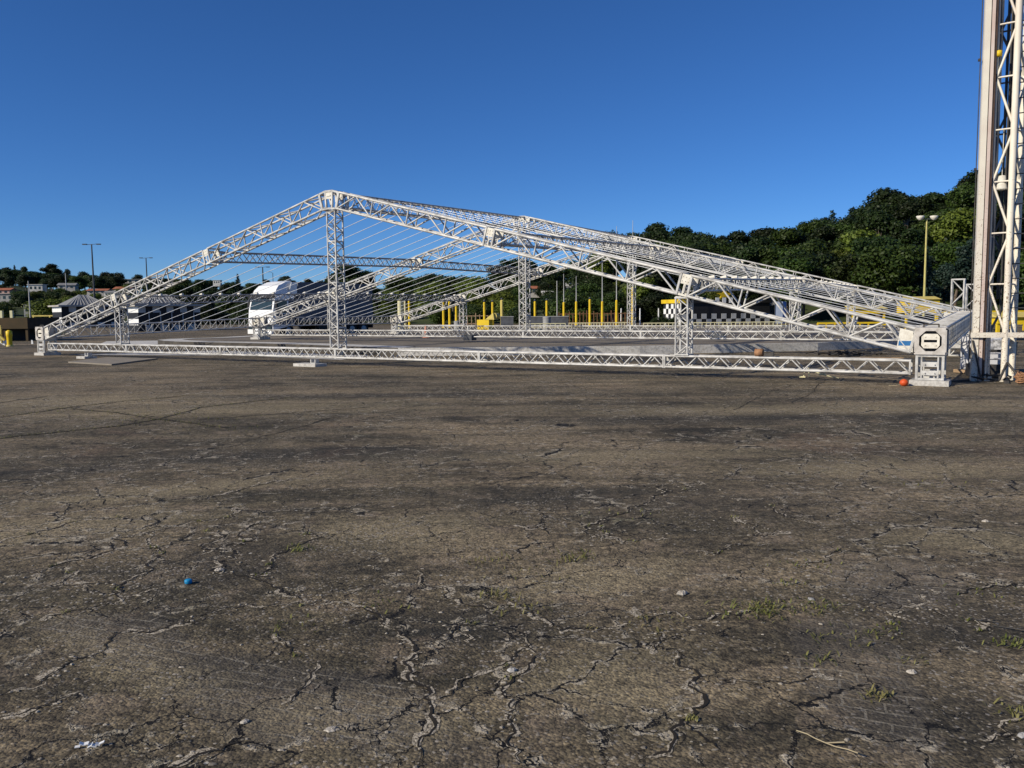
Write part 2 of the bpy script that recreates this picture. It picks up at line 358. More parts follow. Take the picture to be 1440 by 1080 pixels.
CR = [(Z7([(930, 630), (1010, 660), (1060, 700), (1120, 740), (1140, 770), (1165, 870), (1170, 930), (1135, 1010), (1140, 1060), (1150, 1085)]), .020),
 (Z7([(1165, 885), (1250, 860), (1340, 810), (1389, 790), (1410, 740)]), .012), (Z7([(855, 800), (830, 850), (760, 915)]), .010),
 (Z7([(680, 1010), (600, 1035), (520, 1055), (440, 1085)]), .014), (Z7([(-20, 955), (100, 920), (200, 880)]), .011),
 (Z7([(120, 685), (230, 650), (320, 625), (440, 590)]), .010), (Z7([(0, 880), (120, 840), (285, 745), (420, 710), (490, 690), (600, 650), (760, 640), (870, 625)]), .012),
 (Z7([(400, 440), (425, 480), (430, 510), (410, 545), (330, 600), (310, 640)]), .020), (Z7([(560, 440), (545, 480), (600, 520), (570, 545), (640, 560), (720, 575), (760, 605), (820, 640)]), .022),
 (Z7([(640, 370), (630, 400), (560, 410), (410, 440), (310, 460), (190, 520), (60, 580)]), .016), (Z7([(710, 410), (690, 460), (600, 480), (540, 500)]), .022),
 (Z7([(800, 430), (780, 490), (730, 540), (750, 570)]), .022), (Z7([(1140, 545), (1200, 590), (1250, 630), (1320, 650), (1389, 640)]), .014),
 (Z7([(750, 715), (780, 770), (830, 780)]), .012), (Z7([(1280, 690), (1270, 740)]), .011), (Z7([(820, 640), (930, 630)]), .012),
 (Z7([(490, 365), (620, 335), (760, 300), (830, 295)]), .02), (Z7([(0, 470), (150, 430), (330, 400)]), .012), (Z7([(190, 550), (240, 580), (330, 610)]), .012),
 (Z8([(40, 720), (20, 830), (0, 900), (-10, 1000), (30, 1080)]), .014), (Z8([(460, 760), (480, 860), (490, 920), (440, 990), (430, 1030), (330, 1065)]), .018),
 (Z8([(490, 950), (530, 1010), (560, 1040)]), .013), (Z8([(400, 710), (390, 770)]), .012), (Z8([(480, 860), (590, 840), (700, 845), (860, 835)]), .008),
 (Z8([(0, 620), (60, 670), (130, 710), (250, 700), (360, 690)]), .012), (Z8([(350, 640), (370, 690), (540, 680), (660, 655), (790, 650)]), .010),
 (Z8([(430, 300), (400, 340), (320, 380), (260, 410), (210, 470)]), .022), (Z8([(0, 420), (90, 420), (110, 450)]), .016), (Z8([(500, 300), (470, 330)]), .018),
 (Z8([(1240, 680), (1300, 700), (1270, 715)]), .012), (Z8([(1180, 610), (1340, 590), (1400, 585)]), .012), (Z8([(1130, 650), (1170, 670)]), .012), (Z8([(700, 370), (740, 400), (860, 430)]), .016),
 (Z8([(500, 490), (560, 500), (690, 470)]), .014), (Z8([(260, 410), (300, 470), (420, 455)]), .014), (Z8([(600, 400), (650, 450), (760, 440)]), .014), (Z8([(780, 540), (860, 520), (900, 480)]), .012),
 (Z8([(1260, 1010), (1389, 950)]), .010), (Z8([(1040, 690), (1060, 640), (1160, 600)]), .008),
 ]
JT = [(Z7([(-30, 190), (150, 170), (330, 152), (540, 103), (780, 76)]), .05), (Z7([(-30, 132), (230, 97), (500, 70)]), .05), (Z7([(150, 105), (430, 135), (620, 158)]), .05), (Z7([(-20, 92), (130, 72)]), .05), (Z7([(-20, 22), (150, 8)]), .06),
 (Z7([(540, 135), (780, 118), (1000, 102)]), .03), (Z7([(700, 185), (900, 130), (1150, 95)]), .02), (Z8([(760, 90), (820, 60), (860, 25)]), .02), (Z8([(600, 110), (700, 60), (760, 40)]), .015)]
m = MB(); CRW = []
for pl, wd in CR:
    pts = jag([gp(*q) for q in pl], .16); strip(m, pts, wd * .7, .004); CRW.append(pts)
for pl, wd in JT:
    pts = jag([gp(*q) for q in pl], .035); strip(m, pts, wd * .8, .004, False); CRW.append(pts)
NJ = len(CR)
struct(m.build('pavement_cracks', mat('crack soil', (.016, .013, .010), .95, (.03, .024, .016), 5)))

dm = MB()
for pts in CRW[:NJ]:
    i = 0
    while i < len(pts) - 4:
        k = random.randint(3, 14)
        if random.random() < .85 and pts[i].y < 13:
            o = Vector((random.gauss(0, .014), random.gauss(0, .014))); strip(dm, [p + o for p in pts[i:i + k]], random.uniform(.008, .042), .003)
        i += k
def debris():
    s = N('crumbled pale grit'); s.b.inputs['Roughness'].default_value = .95
    a = s.noise(34, 7, .85); b = s.noise(110, 3, .8)
    s.color(s.mix(s.ramp(b, .4, .62), (.28, .235, .17), (.60, .53, .41)))
    tr = s.n('ShaderNodeBsdfTransparent'); mx = s.n('ShaderNodeMixShader'); s.l(s.math('MULTIPLY', s.ramp(a, .43, .50), s.ramp(b, .34, .48)), mx.inputs[0])
    s.l(tr.outputs[0], mx.inputs[1]); s.l(s.b.outputs[0], mx.inputs[2]); s.l(mx.outputs[0], s.out.inputs[0]); s.bump(b, .6, .008); return s.m
struct(dm.build('crack_grit', debris()))

# loose gravel along the cracks and over the lot
def pebbles(mb, pts):
    for x, y, r in pts:
        a = random.random() * 6; sx, sy, sz = r * random.uniform(.7, 1.5), r * random.uniform(.6, 1), r * random.uniform(.35, .7)
        vs = [(x + math.cos(a + k * PI / 2.5) * sx * random.uniform(.7, 1.2), y + math.sin(a + k * PI / 2.5) * sy * random.uniform(.7, 1.2), 0.002) for k in range(5)]
        top = [(x + (p[0] - x) * .55, y + (p[1] - y) * .55, sz * random.uniform(.8, 1.1)) for p in vs]
        mb.add(vs + top, [(i, (i + 1) % 5, 5 + (i + 1) % 5, 5 + i) for i in range(5)] + [(5, 6, 7, 8, 9)])
gm = MB(); L = []
for pts in CRW[:NJ]:
    for p in pts:
        if p.y < 12:
            for _ in range(2):
                if random.random() < .75:
                    L.append((p.x + random.gauss(0, .035), p.y + random.gauss(0, .035), random.choice([.003, .005, .006, .008, .011])))
for _ in range(2600):
    y = 2.5 + 18 * random.random() ** 1.7; x = random.uniform(-.72, .72) * y; L.append((x, y, random.choice([.003, .004, .005, .007, .010]) * (1 + y / 25)))
pebbles(gm, L)
s_ = N('loose gravel'); s_.b.inputs['Roughness'].default_value = .9
g_ = s_.n('ShaderNodeNewGeometry'); s_.color(s_.mix(g_.outputs['Random Per Island'], (.07, .06, .05), (.36, .32, .26)))
struct(gm.build('loose_gravel', s_.m), 'stuff')

# weeds in the joints
wm = MB()
def tuft(c, n, h, sp):
    for _ in range(n):
        a = random.random() * 2 * PI; l = random.uniform(.4, 1) * h; bx, by = c.x + random.gauss(0, sp), c.y + random.gauss(0, sp * .7)
        lean = random.uniform(.5, 1.6); dx, dy = math.cos(a) * l * lean, math.sin(a) * l * lean; wd = random.uniform(.002, .0045)
        px, py = -math.sin(a) * wd, math.cos(a) * wd
        wm.add([(bx - px, by - py, .002), (bx + px, by + py, .002), (bx + dx * .5 + px, by + dy * .5 + py, l * .6), (bx + dx * .5 - px, by + dy * .5 - py, l * .6), (bx + dx, by + dy, l * .75)],
               [(0, 1, 2, 3), (3, 2, 4)])
for q, n, h, sp in [((800, 785), 60, .05, .10), ((690, 790), 40, .04, .10), ((1075, 855), 90, .045, .07), ((1050, 862), 50, .04, .10), ((1100, 860), 50, .04, .10), ((1160, 855), 50, .04, .08), ((1110, 822), 25, .03, .05),
                    ((1420, 905), 45, .04, .05), ((1235, 980), 40, .035, .04), ((1150, 930), 30, .03, .06), ((1230, 890), 50, .03, .09), ((1190, 905), 40, .03, .08), ((925, 875), 30, .03, .1), ((705, 840), 45, .05, .06), ((735, 860), 40, .035, .12), ((545, 850), 30, .03, .1), ((420, 775), 35, .05, .05), ((740, 810), 30, .03, .12), ((1390, 840), 25, .03, .15),
                    ((420, 880), 25, .03, .08), ((1440, 1005), 40, .04, .05), ((180, 582), 60, .05, .4), ((250, 592), 60, .05, .5), ((210, 588), 50, .05, .5), ((320, 602), 40, .05, .4), ((60, 580), 40, .05, .5), ((1300, 680), 40, .03, .25), ((1280, 930), 20, .03, .05), ((1135, 795), 25, .03, .12), ((870, 720), 25, .03, .2)]:
    tuft(gp(*q), n, h, sp)
for pts in CRW[:NJ]:
    for p in pts[::9]:
        if random.random() < .16 and p.y < 11: tuft(Vector((p.x, p.y)), 9, .025, .018)
for pts in CRW[NJ:NJ + 3]:
    for p in pts[::2]: tuft(Vector((p.x, p.y)), 4, .035, .05)
struct(wm.build('weed_grass', M['weed']), 'stuff')

# distinct litter and stones
def rock(name, q, r, mt, label, cat, sq=.6):
    c = gp(*q); m = MB(); n = 9; r *= .85; prof = [(r * .75, 0), (r * 1.0, r * .3 * sq), (r * .8, r * .75 * sq), (r * .35, r * 1.0 * sq), (r * .05, r * 1.0 * sq)]
    m.lathe(prof, n=n); m.smooth = [False] * len(m.smooth); jx = [random.uniform(.68, 1.25) for _ in range(n)]; m.v = [(x * jx[i_ % n] * 1.2, y * jx[i_ % n] * .8, z * random.uniform(.75, 1.2)) for i_, (x, y, z) in enumerate(m.v[:len(prof) * n])] + m.v[len(prof) * n:]
    k = len(prof) * n; m.v[k:] = m.v[:k]
    return tag(m.build(name, mt, None, (c.x, c.y, 0), random.random()), label, cat)
rock('stone', (960, 836), .040, M['stone'], 'largest pale stone lying on the asphalt right of the centre, near the green weed line', 'stone')
rock('stone', (1282, 946), .027, M['stone'], 'round white pebble beside the exposed paving blocks at lower right', 'stone')
rock('stone', (720, 944), .028, M['stone_grey'], 'grey stone lying near the bottom centre between two open cracks', 'stone')
rock('stone', (465, 1026), .034, M['stone'], 'crumbly white lump at the bottom of the photo, left of the long forked crack', 'stone', .25)
rock('stone', (345, 1016), .022, M['stone'], 'small pale stone at the bottom left on worn block paving', 'stone')
rock('stone', (1438, 1036), .028, M['stone_grey'], 'grey stone cut by the bottom right edge of the photo', 'stone')
rock('stone', (1140, 844), .026, M['stone_grey'], 'bluish grey stone just right of the green weed patch', 'stone')
rock('stone', (1386, 734), .032, M['stone'], 'white stone on the plain asphalt at the far right middle', 'stone')
rock('stone', (308, 803), .036, M['stone'], 'pale crumb stone in the crack network left of the blue cap', 'stone')
m = MB(); m.lathe([(.020, 0), (.022, .004), (.022, .02), (.017, .024), (.002, .025)], n=16); c = gp(265, 821)
tag(m.build('bottle_cap', M['cap_blue'], None, (c.x, c.y, 0.004)), 'small bright blue plastic bottle cap lying on cracked asphalt', 'bottle cap')
m = MB()
for k in range(7): m.box((k * .014 - .05, math.sin(k * .8) * .008, .006 + .006 * math.sin(k * 1.3)), (.018, .026 - abs(k - 3) * .004, .003), Matrix.Rotation(.5 * math.sin(k * 1.7), 3, 'Y'))
c = gp(130, 1050); tag(m.build('paper_scrap', M['white'], None, (c.x, c.y, .003), .3), 'curled white scrap of paper at the bottom left corner', 'litter')
for q, a, l, lab in [((1395, 882), -.5, .22, 'dark forked twig lying on asphalt at right'), ((1360, 868), -.6, .14, 'short dark twig left of the forked twig'), ((1120, 1030), -.9, .25, 'thin pale stalk at the bottom right beside worn paving')]:
    m = MB(); p = [Vector((0, 0, .008))]
    for k in range(6): p.append(p[-1] + Vector((l / 6, random.gauss(0, .012), random.uniform(-.002, .006))))
    m.path(p, .0026, 5); m.tube(p[3], p[3] + Vector((.05, .04, .01)), .003, n=5); c = gp(*q)
    tag(m.build('twig', M['straw'] if 'pale' in lab else M['steel_dark'], None, (c.x, c.y, 0), a), lab, 'twig')

# ------------------------------------------------------------------ raised concrete platform (arena kerb) behind the front truss
def concrete():
    s = N('kerb concrete'); s.b.inputs['Roughness'].default_value = .85
    a = s.noise(.9, 6, .7); b = s.noise(12, 5, .7)
    s.color(s.mix(s.ramp(b, .45, .7), s.mix(s.ramp(a, .4, .65), (.58, .56, .52), (.46, .445, .41)), (.28, .265, .24))); s.bump(b, .3, .008); return s.m
M['concrete'] = concrete()
front = [gp(x, y) for x, y in [(1262, 486), (1235, 489.5), (1150, 493), (1020, 496), (900, 498.3), (800, 499.2), (680, 500), (560, 500.5), (520, 499)]]
left = [gp(x, y) for x, y in [(440, 495), (380, 492.5), (330, 491), (290, 490), (255, 489), (232, 487.5), (222, 485.8), (240, 484), (300, 482)]]
back = [Vector((-16, 56, 0)), Vector((2, 66, 0)), Vector((27, 62, 0)), Vector((24, 46, 0))]
poly = [(p.x, p.y) for p in front + left + back]
m = MB(); n = len(poly); m.add([(x, y, .29) for x, y in poly], [tuple(range(n))])
struct(m.build('platform_deck', mat('dusty deck', (.20, .17, .13), .9, (.10, .088, .072), .25)))
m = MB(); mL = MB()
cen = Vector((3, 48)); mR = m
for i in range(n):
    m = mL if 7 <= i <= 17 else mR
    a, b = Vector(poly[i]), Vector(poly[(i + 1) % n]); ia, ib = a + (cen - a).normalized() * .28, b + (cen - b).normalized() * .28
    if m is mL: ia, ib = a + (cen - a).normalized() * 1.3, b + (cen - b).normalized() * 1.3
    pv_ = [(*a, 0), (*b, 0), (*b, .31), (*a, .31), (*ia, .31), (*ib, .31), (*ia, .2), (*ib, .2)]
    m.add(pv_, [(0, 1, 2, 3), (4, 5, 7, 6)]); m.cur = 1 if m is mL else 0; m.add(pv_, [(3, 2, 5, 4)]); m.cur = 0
struct(mR.build('platform_kerb', M['concrete'])); struct(mL.build('dark_faced_kerb', [mat('dark kerb', (.05, .045, .04), .9, (.09, .08, .065), 2), M['concrete']]))  # left kerb run: upright faces in a darker colour, top in concrete
m = MB(); m.add([(p.x, p.y, .005) for p in [gp(x, y) for x, y in [(138, 484.5), (150, 480), (215, 479), (296, 478.5), (250, 481.5), (215, 484.5)]]], [tuple(range(6))]); struct(m.build('concrete_path', M['concrete']))
m = MB(); ap = [gp(x, y) for x, y in [(96, 499), (300, 493), (520, 500), (480, 506), (330, 500)]]
m.add([(p.x, p.y, .004) for p in ap], [tuple(range(len(ap)))]); struct(m.build('concrete_apron', M['concrete']))
# flat sheet on the ground near the left foot
a, b, c, d = gp(96, 510.5), gp(157, 514), gp(222, 505.5), gp(150, 504)
m = MB(); m.prism([(p.x, p.y) for p in (a, b, c, d)], .004, .05)
tag(m.build('plywood_sheet', mat('grey plywood', (.24, .21, .17), .8, (.17, .15, .12), 2)), 'flat pale plywood sheet lying in front of the truss near its left foot', 'board')

# ------------------------------------------------------------------ aluminium roof structure
A0 = gp(67, 499.2); B0 = gp(1308, 541)
SPAN = (B0 - A0).length; U = (B0 - A0) / SPAN; V = Vector((-U.y, U.x, 0)); RZ = math.atan2(U.y, U.x)
SP = 11.6; STEP = .30
EH = .93; RIDGE = 5.13

def truss(mb, p, q, up, wd, ht, panel, rc, rw, vert=True, faces='fbtu', n=6, dbl=0.0):
    """box truss: four chords with zigzag webs on each face"""
    p, q, up = Vector(p), Vector(q), Vector(up); d = q - p; Ln = d.length; d.normalize()
    x = d.cross(up).normalized(); up = x.cross(d).normalized()
    k = max(1, round(Ln / panel)); st = Ln / k
    C = lambda t, sx, sz: p + d * t + x * sx * wd / 2 + up * sz * ht / 2
    for sx in (-1, 1):
        for sz in (-1, 1): mb.tube(C(0, sx, sz), C(Ln, sx, sz), rc, n=8)
    for sx in (-1, 1):                                   # front and back faces
        for i in range(k):
            t0 = i * st
            mb.tube(C(t0, sx, -1), C(t0 + st / 2, sx, 1), rw, n=n, caps=False); mb.tube(C(t0 + st / 2, sx, 1), C(t0 + st, sx, -1), rw, n=n, caps=False)
            if vert: mb.tube(C(t0, sx, -1), C(t0, sx, 1), rw, n=n, caps=False)
        mb.tube(C(Ln, sx, -1), C(Ln, sx, 1), rw * 1.2, n=n); mb.tube(C(0, sx, -1), C(0, sx, 1), rw * 1.2, n=n)
    for sz in (-1, 1):                                   # top and bottom faces
        for i in range(k):
            t0 = i * st; o = st / 2 if sz > 0 else 0
            mb.tube(C(t0, -sz, sz), C(t0 + st / 2, sz, sz), rw * .85, n=n, caps=False); mb.tube(C(t0 + st / 2, sz, sz), C(t0 + st, -sz, sz), rw * .85, n=n, caps=False)
            mb.tube(C(t0 + o, -1, sz), C(t0 + o, 1, sz), rw * .85, n=n, caps=False)

def ring_plate(mb, c, s, hole, y0, y1):
    """square plate with an eight-sided hole, facing -y"""
    sq = [(-1, -1), (0, -1), (1, -1), (1, 0), (1, 1), (0, 1), (-1, 1), (-1, 0)]
    k = .42
    for y in (y0, y1):
        pass
    outer = []; inner = []
    oc = [(-k, -1), (k, -1), (1, -k), (1, k), (k, 1), (-k, 1), (-1, k), (-1, -k)]
    so_ = [(-k, -1), (k, -1), (1, -k), (1, k), (k, 1), (-k, 1), (-1, k), (-1, -k)]
    cor = {1: (1, -1), 3: (1, 1), 5: (-1, 1), 7: (-1, -1)}
    for i in range(8):
        j = (i + 1) % 8
        a, b = so_[i], so_[j]; ia, ib = oc[i], oc[j]
        pts = [a] + ([cor[i]] if i in cor else []) + [b]
        pol = [(c[0] + x * s / 2, y0, c[2] + z * s / 2) for x, z in pts] + [(c[0] + x * hole / 2, y0, c[2] + z * hole / 2) for x, z in (ib, ia)]
        mb.extr(pol, (0, y1 - y0, 0))

def build_frame():
    t = thing('gable_truss_frame', 'nearest and largest white gable truss frame, its right corner block beside the tower', 'truss frame', A0, RZ, 'gable truss frames of the dismantled roof')
    Lh = SPAN / 2
    P0 = Vector((.30, 0, EH)); P1 = Vector((Lh - .34, 0, RIDGE)); sl_ = (P1 - P0); LL = sl_.length; dl = sl_ / LL
    nrm = Vector((-dl.z, 0, dl.x))
    for side in (0, 1):
        X = (lambda v: Vector((SPAN - v.x, v.y, v.z))) if side else (lambda v: v.copy())
        cuts = [0.0, .31, .655, 1.0]
        for k in range(3):
            a = P0 + dl * (LL * cuts[k] + (.14 if k else .03)); b = P0 + dl * (LL * cuts[k + 1] - (.14 if k < 2 else .03))
            m = MB(); truss(m, X(a), X(b), X(a + nrm) - X(a), .46, .50, 1.28, .036, .0235)
            for e, sg in ((a, -1), (b, 1)):               # end frames of each segment
                for yy in (-.23, .23): m.bar(X(e - nrm * .27 + Vector((0, yy, 0))), X(e + nrm * .27 + Vector((0, yy, 0))), .05, .05)
                for zz in (-.25, .25): m.bar(X(e + nrm * zz + Vector((0, -.23, 0))), X(e + nrm * zz + Vector((0, .23, 0))), .05, .05)
            seg = m.build('rafter_segment', M['alu'], t)
            if k < 2:                                      # hinge plate at the joint to the next segment
                jc = P0 + dl * (LL * cuts[k + 1])
                for yy in (-.235, .225):
                    g = MB()
                    pl = [X(jc + dl * s1 * .13 + nrm * s2 + Vector((0, yy, 0))) for s1, s2 in ((-1, .02), (1, .02), (1, .26), (-1, .26))]
                    g.extr(pl, (0, .012, 0))
                    for hx in (-.08, 0, .08):
                        for hz in (.09, .19): g.tube(X(jc + dl * hx + nrm * hz + Vector((0, yy - .012, 0))), X(jc + dl * hx + nrm * hz + Vector((0, yy + .024, 0))), .016, n=6)
                    pl = [X(jc + dl * s1 * .13 + nrm * s2 + Vector((0, yy, 0))) for s1, s2 in ((-1, -.27), (1, -.27), (1, -.22), (-1, -.22))]; g.extr(pl, (0, .012, 0)); g.bar(X(jc + nrm * -.24 + Vector((0, yy + .006, 0))), X(jc + nrm * .04 + Vector((0, yy + .006, 0))), .03, .010, (0, 1, 0))
                    g.build('joint_plate', M['plate_light'], seg)
            if k == 0:
                g = MB(); e0 = P0 + dl * .03
                for yy in (-.245,):
                    g.extr([X(Vector((q0, yy, EH + q1))) for q0, q1 in ((.33, -.24), (.64, -.15), (.58, .27), (.33, .20))], (0, .01, 0))
                    g.cur = 1; g.extr([X(Vector((q0, yy - .004, EH + q1))) for q0, q1 in ((.34, -.10), (.61, -.10), (.60, .0), (.34, .0))], (0, .006, 0))
                g.build('end_panel', [M['plate_light'], M['blue'] if side else M['plate']], seg)
        # posts under the rafters
        for fr in ([.655 * .47] if False else [.315]):
            pa = P0 + dl * (LL * fr); m = MB(); truss(m, X(Vector((pa.x, 0, .53))), X(Vector((pa.x, 0, pa.z - .30))), (1, 0, 0), .34, .30, .42, .025, .016, False)
            m.box(X(Vector((pa.x, 0, .545))), (.36, .40, .03)); m.box(X(Vector((pa.x, 0, pa.z - .33))), (.36, .40, .03)); m.build('post', M['alu'], t)
        # corner block on its stand
        bx = 0 if not side else SPAN
        m = MB(); h = .30; zc = EH
        for sx in (-1, 1):
            for sy in (-1, 1): m.box((bx + sx * (h - .035), sy * (h - .035), zc), (.07, .07, .46))
        for yy in (-h, h - .02): ring_plate(m, (bx, 0, zc), .56, .42, yy - .004, yy + .022)
        for zz in (zc - .265, zc + .265): m.box((bx, 0, zz), (.60, .54, .03))
        m.box((bx - h + .02, 0, zc), (.012, .46, .44)) if side else m.box((bx + h - .02, 0, zc), (.012, .46, .44))
        blk = m.build('corner_block', M['plate'], t)
        g = MB(); y0 = -h + .03
        pol = [(bx + x * .17, y0, zc + z * .15) for x, z in ((-1, -.6), (-.75, -1), (.75, -1), (1, -.6), (1, -.18), (-1, -.18))]; g.extr(pol, (0, .03, 0))
        pol = [(bx + x * .17, y0, zc + z * .15) for x, z in ((-1, .18), (1, .18), (1, .6), (.75, 1), (-.75, 1), (-1, .6))]; g.extr(pol, (0, .03, 0))
        for sx in (-1, 1):
            g.box((bx + sx * .145, y0 + .015, zc), (.046, .026, .08))
            for sz in (-1, 1): g.tube((bx + sx * .1, y0 - .012, zc + sz * .085), (bx + sx * .1, y0 + .002, zc + sz * .085), .016)
        g.build('cover_plate', M['plate_light'], blk)
        g = MB(); g.box((bx, .02, zc), (.40, .40, .40)); g.build('core', M['steel_dark'], blk)
        g = MB(); 
        for sx in (-1, 1): g.box((bx + sx * .14, -.16, zc + .315), (.03, .03, .07))
        g.bar((bx - .14, -.16, zc + .345), (bx + .14, -.16, zc + .345), .03, .03); g.build('handle', M['steel_dark'], blk)
        m = MB(); hs = .27; z0, z1 = .115, zc - .285
        for sx in (-1, 1):
            for sy in (-1, 1): m.box((bx + sx * (hs - .025), sy * (hs - .025), (z0 + z1) / 2), (.05, .05, z1 - z0))
        for sy in (-1, 1):
            for zz in (z0 + .022, z1 - .022): m.box((bx, sy * (hs - .025), zz), (.44, .046, .044))
            for sx in (-1, 1): m.box((bx + sx * .155, sy * (hs - .025), (z0 + z1) / 2), (.03, .04, z1 - z0 - .09))
            for zz in (z0 + .15, z0 + .33):
                m.box((bx, sy * (hs - .02), zz), (.28, .03, .10))
                for sx in (-1, 1): m.tube((bx + sx * .09, sy * hs - .03, zz), (bx + sx * .09, sy * hs + .012, zz), .012)
        for sx in (-1, 1):
            for zz in (z0 + .022, z1 - .022): m.box((bx + sx * (hs - .025), 0, zz), (.046, .44, .044))
        m.build('corner_stand', M['alu'], t)
        m = MB(); m.box((bx, 0, .055), (.74, .74, .11)); m.build('foot_pad', M['concrete'], t)
    # centre post
    m = MB(); truss(m, (Lh, 0, .53), (Lh, 0, RIDGE - .30), (1, 0, 0), .34, .34, .44, .027, .017, False)
    for zz in (1.2, 2.6, 3.9): m.box((Lh, 0, zz), (.36, .36, .03))
    m.build('centre_post', M['alu'], t)
    # apex hinge
    m = MB(); hh = .26; xl, xr = Lh - .33, Lh + .33; zt = RIDGE
    sl2 = nrm
    top = [P1 + nrm * .25, Vector((Lh - .15, 0, RIDGE + .31)), Vector((Lh + .15, 0, RIDGE + .31))]; top.append(Vector((SPAN - top[0].x, 0, top[0].z)))
    bot = [P1 - nrm * .25, Vector((Lh, 0, RIDGE - .22))]; bot.append(Vector((SPAN - bot[0].x, 0, bot[0].z)))
    for yy in (-.23, .23):
        o = Vector((0, yy, 0))
        for a, b in list(zip(top[:-1], top[1:])) + list(zip(bot[:-1], bot[1:])) + [(top[0], bot[0]), (top[3], bot[2]), (top[1], Vector((Lh - .12, 0, RIDGE - .22))), (top[2], Vector((Lh + .12, 0, RIDGE - .22)))]: m.bar(a + o, b + o, .055, .055)
    for p_ in top + bot: m.bar(p_ + Vector((0, -.23, 0)), p_ + Vector((0, .23, 0)), .045, .045)
    hg = m.build('apex_hinge', M['alu'], t)
    for yy in (-.245, .235): g = MB(); g.box((Lh, yy, RIDGE + .17), (.25, .012, .20)); g.box((Lh, yy - .008, RIDGE + .17), (.16, .03, .035)); g.build('cover_plate', M['plate_light'], hg)
    # tie beam, in six bolted lengths
    nseg = 6; x0, x1 = .36, SPAN - .36
    for i in range(nseg):
        a = x0 + (x1 - x0) * i / nseg + .02; b = x0 + (x1 - x0) * (i + 1) / nseg - .02; m = MB()
        truss(m, (a, 0, .37), (b, 0, .37), (0, 0, 1), .30, .27, .54, .029, .0165, False)
        for e in (a, b): 
            for sy in (-.15, .15): m.box((e, sy, .37), (.035, .05, .32))
            for zz in (.235, .505): m.box((e, 0, zz), (.034, .25, .048))
        m.build('tie_beam', M['alu'], t)
    return t
fr1 = build_frame()
OFF = [Vector((0, 0, 0)), V * SP + Vector((0, 0, STEP)), V * SP * 2 + Vector((0, 0, STEP))]
for k, lab in ((1, 'middle white gable truss frame, standing between the nearest and the farthest frame'), (2, 'farthest and smallest white gable truss frame, its left foot by thin yellow posts')):
    f2 = dup(fr1, None, lab); f2.location = A0 + OFF[k]

def W(frame, lx, z): return A0 + U * lx + OFF[frame] + Vector((0, 0, z))
Lh = SPAN / 2
def raf(fr): return (.30 + (Lh - .64) * fr, EH + (RIDGE - EH) * fr)
lines = [('left eave', 0.0, EH, .46, .46), ('left lower', *raf(.31), .30, .30), ('left upper', *raf(.655), .30, .34), ('ridge', Lh, RIDGE + .05, .36, .42), ('right upper', SPAN - raf(.655)[0], raf(.655)[1], .30, .34), ('right lower', SPAN - raf(.31)[0], raf(.31)[1], .30, .30), ('right eave', SPAN, EH, .46, .50)]
for nm, lx, z, wd, ht in lines:
    for k in (0, 1):
        a, b = W(k, lx, z), W(k + 1, lx, z); d = (b - a).normalized(); a += d * .30; b -= d * .30
        bay = 'between the nearest and middle frames' if k == 0 else 'between the middle and farthest frames'
        t = thing('purlin_truss', f'{nm} purlin truss of the roof, running back {bay}', 'truss', a, 0, 'purlin trusses joining the gable frames')
        m = MB(); truss(m, (0, 0, 0), b - a, (0, 0, 1), wd, ht, .62 if 'eave' not in nm else .48 if nm == 'right eave' else .9, .026, .016, 'eave' in nm or 'right' in nm, n=5)
        o = m.build('truss_body', M['alu_dark'] if nm in ('left upper', 'left lower') else M['alu'], t)
        for e in (Vector((0, 0, 0)), b - a):
            for sx in (-1, 1):
                for sz in (-1, 1):
                    g = MB(); g.tube(e + U * sx * wd / 2 + Vector((0, 0, sz * ht / 2)) - d * .06, e + U * sx * wd / 2 + Vector((0, 0, sz * ht / 2)) + d * .06, .04, n=8); g.build('coupler', M['plate'], t)
        if nm in ('left lower', 'right lower'):
            Ln = (b - a).length; q = 0.5
            while q < Ln - .3:
                g = MB(); c = d * q + Vector((0, 0, ht / 2 + .03)); g.tube(c - U * .06, c + U * .10 + Vector((0, 0, .03)), .055, n=8); g.tube(c + Vector((0, 0, -.07)), c + Vector((0, 0, .04)), .03, n=6); q += 1.0
                g.build('cable_clamp', M['plate_light'], t)
# steel cables laid parallel to the rafters
for side in (0, 1):
    for k in (0, 1):
        for j in range(1, 11):
            fr = j / 11; o = OFF[k].lerp(OFF[k + 1], fr)
            a = A0 + U * (0.15 if not side else SPAN - .15) + o + Vector((0, 0, EH + .20)); b = A0 + U * (Lh + (-.15 if not side else .15)) + o + Vector((0, 0, RIDGE + .18))
            d = b - a; N_ = 8; pts = [d * (i / N_) - Vector((0, 0, .10 * math.sin(PI * i / N_))) for i in range(N_ + 1)]
            m = MB(); m.path(pts, .0125 if not side else .008, 5)
            o = m.build('roof_cable', M['cable'], None, a)
            tag(o, f"thin bright steel cable slanting up the {'left' if not side else 'right'} roof slope {'between the nearest and middle frames' if k == 0 else 'between the middle and farthest frames'}", 'cable', f"cables of the {'left' if not side else 'right'} slope, {'front' if k == 0 else 'rear'} bay")

# packing blocks and stands under the front tie beam
def local(lx, ly): return A0 + U * lx + V * ly
def block(q, size, label, mt, leg=True):
    c = gp(*q); t = thing('beam_support', label, 'support', c, RZ, 'supports under the front tie beam')
    m = MB(); m.box((0, 0, .045), (size, .5, .09)); m.build('base_block', mt, t)
    if leg:
        m = MB()
        for sx in (-1, 1): m.box((size * .22 + sx * .09, 0, .155), (.035, .16, .13))
        m.box((size * .22, 0, .105), (.22, .18, .03)); m.build('bracket', M['alu'], t)
block((436, 515), .95, 'pale concrete block with a bracket under the front tie beam below the centre post', M['concrete'])
block((122, 504), .55, 'small bracket block under the left end of the front tie beam', M['concrete'])
